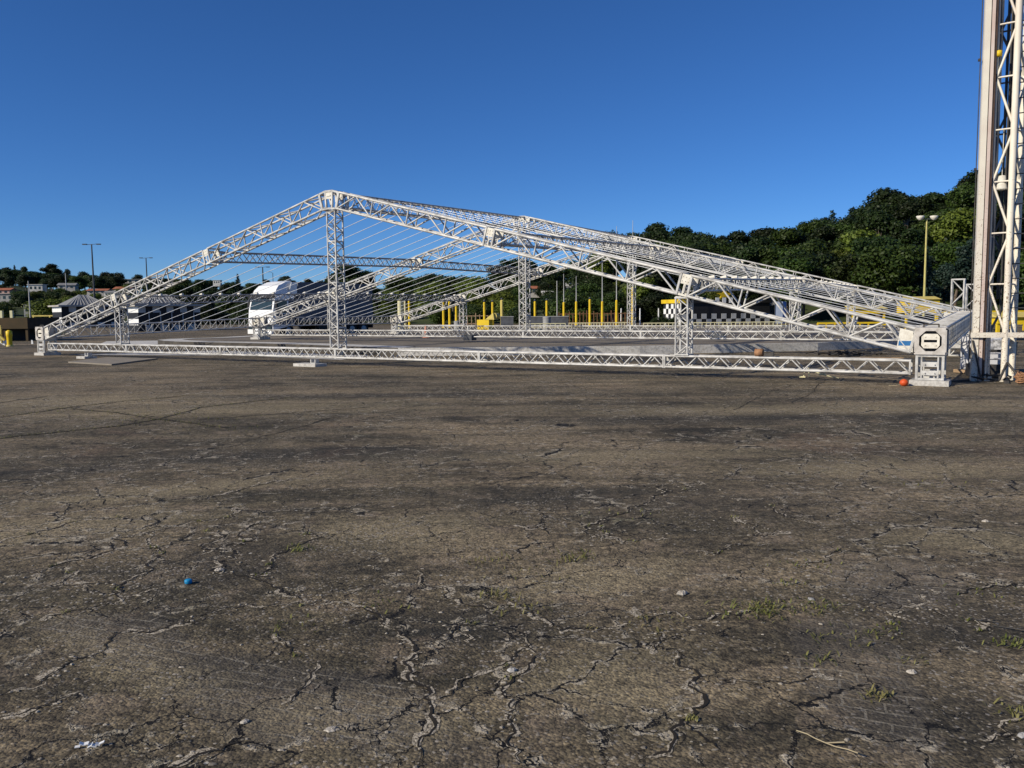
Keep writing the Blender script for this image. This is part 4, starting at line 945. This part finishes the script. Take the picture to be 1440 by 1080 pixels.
Bc = pt(88, 460, 122).xy.to_3d()
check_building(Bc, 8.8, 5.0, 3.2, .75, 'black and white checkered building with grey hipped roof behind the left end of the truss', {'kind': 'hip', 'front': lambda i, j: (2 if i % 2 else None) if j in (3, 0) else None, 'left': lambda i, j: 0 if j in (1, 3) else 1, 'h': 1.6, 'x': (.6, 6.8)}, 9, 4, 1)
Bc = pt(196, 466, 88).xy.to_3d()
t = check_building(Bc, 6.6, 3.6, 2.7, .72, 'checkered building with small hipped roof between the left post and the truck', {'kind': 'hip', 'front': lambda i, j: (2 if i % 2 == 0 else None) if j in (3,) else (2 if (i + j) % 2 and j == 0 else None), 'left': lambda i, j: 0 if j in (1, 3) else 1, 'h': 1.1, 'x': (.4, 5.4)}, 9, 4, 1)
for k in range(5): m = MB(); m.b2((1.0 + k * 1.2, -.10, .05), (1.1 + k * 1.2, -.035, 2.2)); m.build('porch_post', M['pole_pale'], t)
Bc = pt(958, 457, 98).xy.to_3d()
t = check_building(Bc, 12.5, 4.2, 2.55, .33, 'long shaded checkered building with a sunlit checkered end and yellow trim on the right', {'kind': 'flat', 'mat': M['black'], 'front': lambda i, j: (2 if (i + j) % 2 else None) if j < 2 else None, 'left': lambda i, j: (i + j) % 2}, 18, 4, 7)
m = MB(); m.b2((-.2, -.25, 2.56), (.5, 4.5, 3.02)); m.build('yellow_trim', M['yellow'], t)
m = MB()
for k in range(3): m.b2((4.6 + k * .95, -.2, 2.55), (5.1 + k * .95, -.152, 3.2))
m.build('white_panel', M['white'], t)
m = MB(); cx, cz = 5.9, 3.55; st = []
for k in range(10): r = .95 if k % 2 == 0 else .42; a = PI / 2 + k * PI / 5; st.append((cx + r * 1.35 * math.cos(a), -.2, cz + r * .62 * math.sin(a)))
m.extr(st, (0, .1, 0)); m.build('star_sign', M['yellow'], t)
Bc = pt(1080, 456, 96); b = pt(1105, 423, 84)
t = thing('banner_stand', 'white and blue banner standing right of the shaded checkered building', 'banner', (pt(1090, 455, 84).x, 84, 0), .25); H = up(1097, 424, 84)
m = MB(); m.b2((0, 0, .25), (.85, .05, H)); m.build('white_panel', M['banner'], t); m = MB(); m.b2((.853, -.004, .25), (1.25, .05, H)); m.build('blue_panel', mat('deep blue print', (.02, .06, .22), .5), t)
m = MB(); m.b2((-.04, -.02, 0), (-.003, .07, H)); m.b2((1.253, -.02, 0), (1.29, .07, H)); m.build('frame_post', M['pole_grey'], t)
# planters by the checkered end
# pale round tank roof behind
t = thing('tank_roof', 'pale grey domed roof behind the checkered building', 'roof', (pt(1066, 455, 112).x, 112, 0)); m = MB(); m.lathe([(4.2, 0), (4.2, up(1066, 428, 112) - .2)], n=28); m.build('wall', M['grey_dark'], t)
H = up(1066, 428, 112); m = MB(); m.lathe([(4.4, H - .2), (4.3, H), (3.2, H + .55), (1.8, H + .85), (.1, H + .95)], n=28); m.build('dome', M['roof_grey'], t)
# yellow structures at right
def ybox(px0, px1, pyt, pyb, Y, lab, legs=True, tilt=0):
    a, b = pt(px0, pyb, Y), pt(px1, pyb, Y); zt, zb = up((px0 + px1) / 2, pyt, Y), up((px0 + px1) / 2, pyb, Y); wx = b.x - a.x
    t = thing('yellow_canopy', lab, 'canopy', (a.x, Y, 0), tilt, 'yellow kiosks at right'); m = MB(); m.b2((0, 0, zb), (wx, 1.6, zt)); m.build('fascia', M['yellow'], t)
    m = MB(); m.extr([(-.1, -.15, zt), (wx + .1, -.15, zt), (wx, .8, zt + .25), (0, .8, zt + .25)], (0, .9, 0)); m.build('roof_sheet', M['yellow_old'], t)
    for xx in (.1, wx - .1): m = MB(); m.bar((xx, .15, 0), (xx, .15, zb), .14, .14, (1, 0, 0)); m.build('post', M['yellow'], t)
    m = MB(); m.b2((.3, 1.2, .0), (wx - .3, 1.4, zb - .3)); m.build('back_panel', M['grey_dark'], t)
ybox(1199, 1246, 434, 441, 66, 'lower yellow canopy behind the right rafters, left of the larger one')
ybox(1274, 1321, 421, 440, 66, 'large yellow kiosk front behind the right end of the rafters, below the yellow lamp pole')
ybox(1403, 1460, 446, 455, 40, 'yellow roofed kiosk seen through the tower at the right edge')

# ------------------------------------------------------------------ terrain behind: wooded hills
SKY = [(-250, 376), (0, 379), (60, 386), (120, 389), (200, 393), (300, 397), (450, 394), (520, 393), (600, 388), (720, 380), (800, 374), (860, 350), (900, 327), (1000, 333), (1090, 332), (1150, 315), (1215, 294), (1260, 277), (1330, 276), (1370, 256), (1440, 244), (1700, 232)]
RIDGE_Y = [(-250, 420), (300, 380), (520, 230), (760, 210), (860, 185), (1000, 170), (1700, 165)]
def interp(tab, x):
    return float(np.interp(x, [a for a, _ in tab], [b for _, b in tab]))
FOOT_Y = [(-250, 150), (300, 150), (520, 128), (860, 118), (1000, 112), (1130, 96), (1700, 78)]
TREE_H = [(-250, 9), (300, 8), (600, 7), (860, 10), (1000, 11), (1700, 12)]
def hillz(px, Y):
    yf, yr = interp(FOOT_Y, px), interp(RIDGE_Y, px); zr = max(.5, pt(px, interp(SKY, px), yr).z - interp(TREE_H, px) * .8)
    t = (Y - yf) / (yr - yf)
    if t <= 0: return -.05 + .0 * t
    if t <= 1: s = t * t * (3 - 2 * t) * .45 + t * .55; return zr * s
    return zr * (1 + .06 * min(1, (t - 1) * 2))
pxs = np.linspace(-300, 1750, 90); ts = [0, .05, .12, .2, .3, .4, .5, .6, .7, .8, .9, 1, 1.15, 1.4, 1.9]
vs = []
for px in pxs:
    yf, yr = interp(FOOT_Y, px), interp(RIDGE_Y, px)
    for q in ts:
        Y = yf + (yr - yf) * q; p = pt(px, 440, Y); z = hillz(px, Y); vs.append((p.x, Y, z + (random.gauss(0, .12) if q > .05 else 0)))
m = MB(); n = len(ts); m.add(vs, [(i * n + j, (i + 1) * n + j, (i + 1) * n + j + 1, i * n + j + 1) for i in range(len(pxs) - 1) for j in range(n - 1)], True)
def hill_mat():
    s = N('hill undergrowth'); s.b.inputs['Roughness'].default_value = .9; a = s.noise(.35, 6, .7); b = s.noise(.05, 4, .6)
    s.color(s.mix(s.ramp(b, .4, .62), s.mix(s.ramp(a, .4, .65), (.014, .026, .008), (.035, .052, .014)), (.05, .065, .018))); s.bump(a, 1, .6); return s.m
struct(m.build('hill', hill_mat()))

# ------------------------------------------------------------------ trees
def quads(pos, nrm, size, aspect=1.35):
    n = len(pos); a = rng.normal(size=(n, 3)); t = np.cross(nrm, a); t /= np.linalg.norm(t, axis=1)[:, None] + 1e-9; b = np.cross(nrm, t)
    s = size[:, None]; t = t * s * aspect; b = b * s
    v = np.stack([pos - t, pos - b * .8, pos + t, pos + b * .8], 1).reshape(-1, 3); return v
def leaf_mesh(name, v, mt):
    n = len(v) // 4; me = bpy.data.meshes.new(name); me.vertices.add(n * 4); me.vertices.foreach_set('co', v.astype(np.float32).ravel())
    me.loops.add(n * 4); me.loops.foreach_set('vertex_index', np.arange(n * 4, dtype=np.int32)); me.polygons.add(n); me.polygons.foreach_set('loop_start', np.arange(0, n * 4, 4, dtype=np.int32))
    try: me.polygons.foreach_set('loop_total', np.full(n, 4, dtype=np.int32))
    except Exception: pass
    me.materials.append(mt); me.update(calc_edges=True); me.validate(); return me
def lobes(kind):
    L = []
    if kind == 'round':
        for k in range(13):
            a = random.random() * 6.28; r = random.uniform(.8, 2.6); L.append((math.cos(a) * r, math.sin(a) * r, random.uniform(3.2, 8.4), random.uniform(1.1, 2.0)))
        L += [(0, 0, 8.2, 1.6), (0, 0, 5.5, 2.4)]
    elif kind == 'tall':                                  # eucalyptus: open, umbrella clumps on bare limbs
        for k in range(16):
            a = random.random() * 6.28; z = random.uniform(3.6, 9.2); r = random.uniform(.3, 2.0) * (1.1 if z < 7.5 else .75); L.append((math.cos(a) * r, math.sin(a) * r, z, random.uniform(.75, 1.35)))
        L += [(0, 0, 9.0, 1.0)]
    elif kind == 'cone':
        for k in range(22):
            z = 1.5 + 8.2 * k / 22; R = 2.0 * (1 - k / 24); a = k * 2.4; L.append((math.cos(a) * R * .5, math.sin(a) * R * .5, z, R * .55 + .22))
    elif kind == 'bush':
        for k in range(9):
            a = random.random() * 6.28; r = random.uniform(.5, 3.4); L.append((math.cos(a) * r, math.sin(a) * r, random.uniform(1.5, 5.5), random.uniform(1.6, 2.6)))
    return L
def crown(kind, n, size):
    Ls = lobes(kind); w_ = np.array([l[3] ** 2 for l in Ls]); idx = rng.choice(len(Ls), n, p=w_ / w_.sum()); C = np.array([l[:3] for l in Ls])[idx]; R = np.array([l[3] for l in Ls])[idx]
    d = rng.normal(size=(n, 3)); d /= np.linalg.norm(d, axis=1)[:, None]; rad = R * (1 - .55 * rng.random(n) ** 2.2) * (1 + .12 * rng.normal(size=n))
    # small clumps: leaves gather in tufts
    pos = C + d * rad[:, None] * np.array([1, 1, .78]); pos += rng.normal(size=(n, 3)) * .08
    nr = d + rng.normal(size=(n, 3)) * .55 + np.array([0, 0, .35]); nr /= np.linalg.norm(nr, axis=1)[:, None]
    return quads(pos, nr, size * rng.uniform(.6, 1.35, n)), Ls
def make_tree(kind, mt, n, size):
    t = bpy.data.objects.new('tree', None); COL.objects.link(t)
    v, Ls = crown(kind, n, size); me = leaf_mesh('crown', v, mt); o = bpy.data.objects.new('crown', me); COL.objects.link(o); o.parent = t
    m = MB(); p = Vector((0, 0, -1.5)); top = 8.2 if kind in ('tall', 'cone') else 5.5; prev = p; r = .26
    for k in range(5):
        q = Vector((random.gauss(0, .12), random.gauss(0, .12), top * (k + 1) / 5)); m.tube(prev, q, r, r * .8, n=8); prev = q; r *= .8
    for l in Ls[:9]:
        a = Vector((0, 0, max(1.0, l[2] * .62))); m.tube(a, Vector(l[:3]), .09, .03, n=5)
    m.build('trunk', M['bark'], t); return t
PROTO = {}
def proto(kind, mt, n, size, cnt):
    PROTO[(kind, mt)] = [make_tree(kind, M[mt], n, size) for _ in range(cnt)]
proto('round', 'leaf_dark', 9000, .165, 3); proto('round', 'leaf_mid', 9000, .165, 3); proto('round', 'leaf_bright', 8000, .165, 2)
proto('tall', 'leaf_dark', 6500, .15, 3); proto('tall', 'leaf_blue', 5200, .14, 2); proto('cone', 'leaf_blue', 4200, .13, 2); proto('bush', 'leaf_mid', 7000, .18, 2); proto('bush', 'leaf_bright', 7000, .18, 2); proto('bush', 'leaf_dark', 7000, .18, 2)
HOUSES = [(758, 24, 413, 165), (770, 16, 416, 160), (804, 16, 409, 170), (838, 16, 413, 168), (856, 18, 413, 172), (53, 19, 410, 285), (6, 26, 414, 250), (12, 26, 424, 225), (96, 22, 407, 290), (140, 26, 414, 240), (176, 24, 413, 245), (156, 14, 416, 225), (188, 30, 400, 360), (43, 14, 440, 165)]
USED = set(); NAMES = {'round': 'broadleaf_tree', 'tall': 'eucalyptus_tree', 'cone': 'conifer_tree', 'bush': 'shrub'}
CATS = {'round': 'tree', 'tall': 'tree', 'cone': 'tree', 'bush': 'shrub'}
def plant(kind, mt, x, y, z, H, label, group=None, sq=1.0):
    px_ = 720 + F * x / y
    for hp, hw, hb, hY in HOUSES:
        if abs(px_ - hp) < hw / 2 + 5 and y < hY - 4 and y > 95 and H > 2.5: H = min(H, max(1.6, pt(px_, hb - 2.0, y).z - z))
    pr = random.choice(PROTO[(kind, mt)])
    if pr.name not in USED: USED.add(pr.name); o = pr; KIDS.setdefault(pr.name, kids(pr)); nm0 = pr.name
    else: o = dup(pr)
    o.location = (x, y, z); s = H / (10.2 if kind in ('tall', 'cone') else 9.6 if kind == 'round' else 7.2); o.scale = (s * sq * random.uniform(.9, 1.15), s * sq * random.uniform(.9, 1.15), s); o.rotation_euler = (0, 0, random.random() * 6.28)
    tag(o, label, CATS[kind], group); o['_nm'] = NAMES[kind]; return o
# -- distinct skyline trees of the right hill, at their own pixels (px, py_top, kind, mat, squeeze)
sk = [(862, 324, 'round', 'leaf_dark', .7, 'lone dark tree tip peeking above the rafters left of the wooded ridge'), (893, 326, 'round', 'leaf_dark', .9, 'low dark tree at the left end of the wooded ridge'), (922, 311, 'tall', 'leaf_dark', 1.6, 'tall dark umbrella crown, highest at the left end of the wooded ridge'),
      (962, 316, 'tall', 'leaf_dark', 1.5, 'second dark umbrella crown from the left on the wooded ridge'), (985, 327, 'round', 'leaf_dark', .9, 'rounded tree sloping down right of the umbrella crowns'), (1016, 329, 'tall', 'leaf_dark', 1.3, 'small dark tree at the low dip of the ridge'), (1036, 322, 'tall', 'leaf_dark', 1.3, 'dark tree just right of the ridge dip'),
      (1066, 320, 'tall', 'leaf_dark', 1.4, 'dark tree left of the sky notch in the ridge'), (1082, 318, 'tall', 'leaf_dark', 1.4, 'dark crown directly beside the sky notch in the ridge'), (1112, 324, 'round', 'leaf_dark', 1.0, 'broad dark tree right of the sky notch'), (1138, 312, 'tall', 'leaf_dark', 1.4, 'dark tree on the ridge below the pointed conifer'),
      (1171, 291, 'cone', 'leaf_blue', 1.0, 'pointed dark conifer on the right ridge skyline'), (1156, 308, 'round', 'leaf_dark', .9, 'dark tree touching the left side of the pointed conifer'), (1198, 287, 'cone', 'leaf_blue', 1.2, 'blunt conifer right of the pointed one on the skyline'), (1212, 290, 'tall', 'leaf_dark', 1.3, 'slim dark tree between the blunt conifer and the great round crown'),
      (1243, 263, 'round', 'leaf_dark', 1.15, 'great round dark crown above the floodlight on the ridge'), (1262, 266, 'tall', 'leaf_dark', 1.5, 'right shoulder of the great round crown on the ridge'), (1285, 276, 'round', 'leaf_dark', 1.0, 'dark tree above the yellow lamp pole'), (1312, 268, 'tall', 'leaf_dark', 1.5, 'flat topped dark tree on the ridge right of the yellow lamp pole'),
      (1336, 271, 'round', 'leaf_mid', 1.0, 'green round tree on the ridge left of the tower'), (1357, 247, 'tall', 'leaf_dark', 1.1, 'tall dark tree rising against the sky left of the tower column'), (1378, 236, 'tall', 'leaf_dark', 1.5, 'tall dark tree behind the tower column'), (1420, 232, 'round', 'leaf_dark', 1.1, 'dark tree seen through the tower lattice')]
for px, pyt, kd, mt, sq, lab in sk:
    Y = interp(RIDGE_Y, px) - 4; tp = pt(px, pyt, Y); z = hillz(px, Y); plant(kd, mt, tp.x, Y, z, max(5, tp.z - z), lab, 'skyline trees of the right hill', sq)
# -- the wood below the ridge
def kind_word(kd, mt): return {'leaf_dark': 'dark evergreen', 'leaf_mid': 'mid green', 'leaf_bright': 'bright green', 'leaf_blue': 'blue grey'}[mt] + {'round': ' broadleaf tree', 'tall': ' eucalyptus', 'cone': ' conifer', 'bush': ' shrub'}[kd]
for row, q in enumerate([.98, .90, .78, .66, .54, .42, .31, .20, .10, .02]):
    px = 850 + 13 * (row % 2)
    while px < 1500:
        yf, yr = interp(FOOT_Y, px), interp(RIDGE_Y, px); Y = yf + (yr - yf) * q + random.gauss(0, 1.5); pj = px + random.gauss(0, 7)
        sp_ = random.uniform(4.2, 6.8) / Y * F
        kd = random.choices(['round', 'tall', 'bush', 'cone'], [5.5, 3.2, .8 + row * .22, .4])[0]
        mt = random.choices(['leaf_dark', 'leaf_mid', 'leaf_bright'], [4.0, 4.0, .8])[0]
        if kd == 'tall': mt = random.choice(['leaf_dark', 'leaf_blue', 'leaf_dark'])
        if kd == 'cone': mt = 'leaf_blue'
        H = interp(TREE_H, px) * random.uniform(.62, 1.0) * (.6 if kd == 'bush' else 1)
        if row >= 8: H *= .8
        p = pt(pj, 440, Y); z = hillz(px, Y)
        zmax = pt(pj, interp(SKY, px) - 4, Y).z
        if z + H > zmax: H = max(4, zmax - z)
        band = 'high on' if row < 4 else 'halfway up' if row < 7 else 'at the foot of'
        plant(kd, mt, p.x, Y, z, H, f'{kind_word(kd, mt)} in the dense wood {band} the right hill', f'{kind_word(kd, mt)}s of the right wood, {band} the slope', 1.12); px += sp_
for px, pyb, pyt, Y, lab in [(1235, 425, 362, 98, 'light green tree at the foot of the wood left of the yellow lamp pole'), (1175, 420, 350, 112, 'yellowish green tree in the middle of the wooded slope'), (1210, 405, 345, 120, 'yellow green round tree above the road lamp')]:
    tp = pt(px, pyt, Y); b = hillz(px, Y); plant('round', 'leaf_bright', tp.x, Y, b, tp.z - b, lab, None, 1.0)
# -- middle hillside behind the cables and posts
sk2 = [(470, 383, 'round', 'leaf_dark', 1.2, 235, 'dark tree behind the top of the truck box, left half'), (492, 372, 'round', 'leaf_dark', 1.3, 230, 'big round dark tree above the truck box, right of the centre post'), (512, 380, 'round', 'leaf_dark', 1.1, 232, 'dark tree right of the big round one above the truck'), (334, 383, 'cone', 'leaf_blue', .9, 300, 'lone slender tree left of the lamp above the truck'), (400, 388, 'round', 'leaf_dark', 1, 290, 'small dark round tree behind the cab roof'),
       (702, 372, 'round', 'leaf_dark', 1.2, 205, 'dark tree left of the middle frame post under the purlin'), (726, 362, 'round', 'leaf_dark', 1.2, 205, 'tall dark tree behind the middle frame post'), (748, 366, 'tall', 'leaf_dark', 1.3, 203, 'dark tree right of the middle frame post'), (775, 372, 'round', 'leaf_dark', 1.1, 205, 'dark tree under the nearest right rafter'), (800, 374, 'tall', 'leaf_dark', 1.5, 205, 'dark tree above the white house'), (830, 368, 'round', 'leaf_dark', 1.2, 200, 'dark tree above the pale pink house'), (608, 384, 'round', 'leaf_dark', 1.2, 222, 'dark rounded tree under the upper left purlin'), (560, 392, 'round', 'leaf_mid', 1.2, 225, 'green tree left of the rounded dark one under the purlin')]
for px, pyt, kd, mt, sq, Y, lab in sk2:
    tp = pt(px, pyt, Y); z = hillz(px, Y); plant(kd, mt, tp.x, Y, z, max(5, tp.z - z), lab, 'trees on the middle skyline', sq)
for row, q in enumerate([.95, .82, .70, .58, .46, .34, .22, .10, .0]):
    px = 245 + 9 * (row % 2)
    while px < 870:
        yf, yr = interp(FOOT_Y, px), interp(RIDGE_Y, px); Y = yf + (yr - yf) * q + random.gauss(0, 1.5); pj = px + random.gauss(0, 5)
        kd = random.choices(['round', 'bush', 'tall'], [4, 4, .7])[0]; bright = 500 < px < 720
        mt = random.choices(['leaf_dark', 'leaf_mid', 'leaf_bright'], [1.2, 3, 4.5] if bright else [5, 3.4, .8])[0]
        if kd == 'tall': mt = 'leaf_dark'
        H = interp(TREE_H, px) * random.uniform(.5, .95) * (.7 if kd == 'bush' else 1)
        p = pt(pj, 440, Y); z = hillz(px, Y); zmax = pt(pj, interp(SKY, px) - 3, Y).z
        if z + H > zmax: H = max(2.5, zmax - z)
        where = 'behind the truck and cables' if px < 560 else 'behind the yellow posts'
        plant(kd, mt, p.x, Y, z, H, f'{kind_word(kd, mt)} on the low hillside {where}', f'{kind_word(kd, mt)}s on the hillside {where}', 1.2); px += random.uniform(4.6, 7.5) / Y * F
# -- far left hill
sk3 = [(6, 376, 'round', 'leaf_dark', 1.2, 'dark tree at the very left of the far skyline'), (20, 371, 'cone', 'leaf_blue', .8, 'tiny pointed conifer on the far left skyline'), (34, 374, 'tall', 'leaf_dark', 1, 'dark tree between the pointed conifer and the tall round tree'), (70, 369, 'tall', 'leaf_dark', 1.3, 'tallest round dark tree on the far left hill'), (80, 377, 'round', 'leaf_dark', 1, 'dark tree right of the tallest one on the far left hill'), (94, 377, 'tall', 'leaf_blue', 1, 'open crowned tree on the far left hill beside the pale pole'), (118, 382, 'round', 'leaf_dark', 1, 'dark tree just left of the tall street lamp'), (150, 382, 'round', 'leaf_dark', 1, 'dark tree between the two left street lamps'), (164, 383, 'round', 'leaf_dark', 1, 'dark tree left of the smaller street lamp'), (193, 386, 'round', 'leaf_dark', .8, 'small dark tree beside the smaller street lamp')]
for px, pyt, kd, mt, sq, lab in sk3:
    Y = interp(RIDGE_Y, px) - 6; tp = pt(px, pyt, Y); z = hillz(px, Y); plant(kd, mt, tp.x, Y, z, max(6, tp.z - z), lab, 'skyline trees of the far left hill', sq)
for row, q in enumerate([1.0, .95, .88, .80, .66, .42, .34, .26, .16, .06]):
    px = -60 + 9 * (row % 2)
    while px < 290:
        yf, yr = interp(FOOT_Y, px), interp(RIDGE_Y, px); Y = yf + (yr - yf) * q + random.gauss(0, 3)
        near = row >= 5
        if near and px < 55 and random.random() < .5: px += 12; continue
        mt = random.choices(['leaf_dark', 'leaf_mid', 'leaf_bright'], [1, 3, 2.2] if near else [6, 1.4, .1])[0]; kd = 'bush' if near and random.random() < .6 else 'round'
        H = random.uniform(5, 8.5) if not near else random.uniform(3.5, 6.5)
        p = pt(px, 440, Y); z = hillz(px, Y); zmax = pt(px, interp(SKY, px) - 3, Y).z
        if z + H > zmax: H = max(3, zmax - z)
        where = 'on the far left hill' if not near else 'behind the left checkered building'
        plant(kd, mt, p.x, Y, z, H, f'{kind_word(kd, mt)} {where}', f'{kind_word(kd, mt)}s {where}', 1.3); px += random.uniform(5.2, 7.8) / Y * F
# planter shrubs by the sunlit checkered end
for px, lab in [(921, 'leftmost small shrub before the sunlit checkered wall'), (934, 'middle small shrub before the sunlit checkered wall'), (945, 'rightmost small shrub before the sunlit checkered wall')]:
    p = pt(px, 458, 93); plant('bush', 'leaf_dark', p.x, 93, 0, 1.05, lab, None, .8)
for k, pr in [(k, p) for k, l in PROTO.items() for p in l]:
    if pr.name not in USED:
        for ch in kids(pr): bpy.data.objects.remove(ch)
        bpy.data.objects.remove(pr)
for o in list(bpy.data.objects):
    if '_nm' in o.keys(): o.name = o['_nm']; del o['_nm']

# ------------------------------------------------------------------ far houses
def house(px, pyt, pyb, wpx, Y, lab, wall, roof, rz=0.0, kind='gable'):
    b = pt(px, pyb, Y); wx = wpx / F * Y; H = pt(px, pyt, Y).z - b.z; t = thing('house', lab, 'house', (b.x, Y, b.z), rz, 'houses on the far slopes'); dp = wx * .7
    wh = H * (.62 if kind == 'gable' else .92)
    m = MB(); m.b2((-wx / 2, -dp / 2, -.8), (wx / 2, dp / 2, wh)); m.build('wall', M[wall], t)
    m = MB(); e = wx * .06
    if kind == 'gable': m.extr([(-wx / 2 - e, -dp / 2 - e, wh), (-wx / 2 - e, dp / 2 + e, wh), (-wx / 2 - e, 0, H)], (wx + 2 * e, 0, 0))
    else: m.b2((-wx / 2 - e, -dp / 2 - e, wh), (wx / 2 + e, dp / 2 + e, H))
    m.build('roof', M[roof], t)
    for k in range(3): m = MB(); x = -wx * .3 + wx * .3 * k; m.b2((x - wx * .07, -dp / 2 - .04, wh * .35), (x + wx * .07, -dp / 2 + .02, wh * .75)); m.build('window', M['glass'], t)
house(758, 402, 413, 24, 165, 'house with bright orange tiled roof behind the middle frame post', 'plaster', 'roof_tile')
house(770, 409, 416, 16, 160, 'small pale roofed house right of the orange roofed house', 'plaster', 'house_white')
house(804, 398, 409, 16, 170, 'white house with white gable between the flagpoles', 'house_white', 'house_white')
house(838, 404, 413, 16, 168, 'small white house left of the pink house', 'house_white', 'roof_grey', .5)
house(856, 398, 413, 18, 172, 'pink house with reddish roof behind a tall flagpole', 'plaster_pink', 'roof_tile')
house(53, 400, 410, 19, 285, 'white flat-roofed house on the far left hill', 'house_white', 'house_white', .1, 'flat')
house(6, 405, 414, 26, 250, 'house with reddish roof at the left edge of the far hill', 'plaster_pink', 'roof_tile')
house(12, 413, 424, 26, 225, 'grey house below the reddish roofed one at the left edge', 'grey', 'roof_grey', 0, 'flat')
house(96, 398, 407, 22, 290, 'pale house beside the far pole on the left hill', 'plaster', 'roof_grey', .2)
house(140, 406, 414, 26, 240, 'low house with brown tiled roof behind the left hipped building', 'plaster', 'roof_tile', .1)
house(176, 403, 413, 24, 245, 'house with red tiled roof right of the tall street lamp', 'plaster', 'roof_tile', -.1)
house(156, 409, 416, 14, 225, 'small white walled house between the two red roofs', 'house_white', 'roof_grey')
house(188, 393, 400, 30, 360, 'long pale flat building on the far left ridge', 'plaster', 'roof_grey', 0, 'flat')
house(306, 394, 400, 10, 340, 'tiny white house on the skyline left of the truck', 'house_white', 'house_white', 0, 'flat')
house(43, 428, 440, 14, 165, 'small white gabled hut behind the yellow goal frame', 'house_white', 'roof_grey', .3)
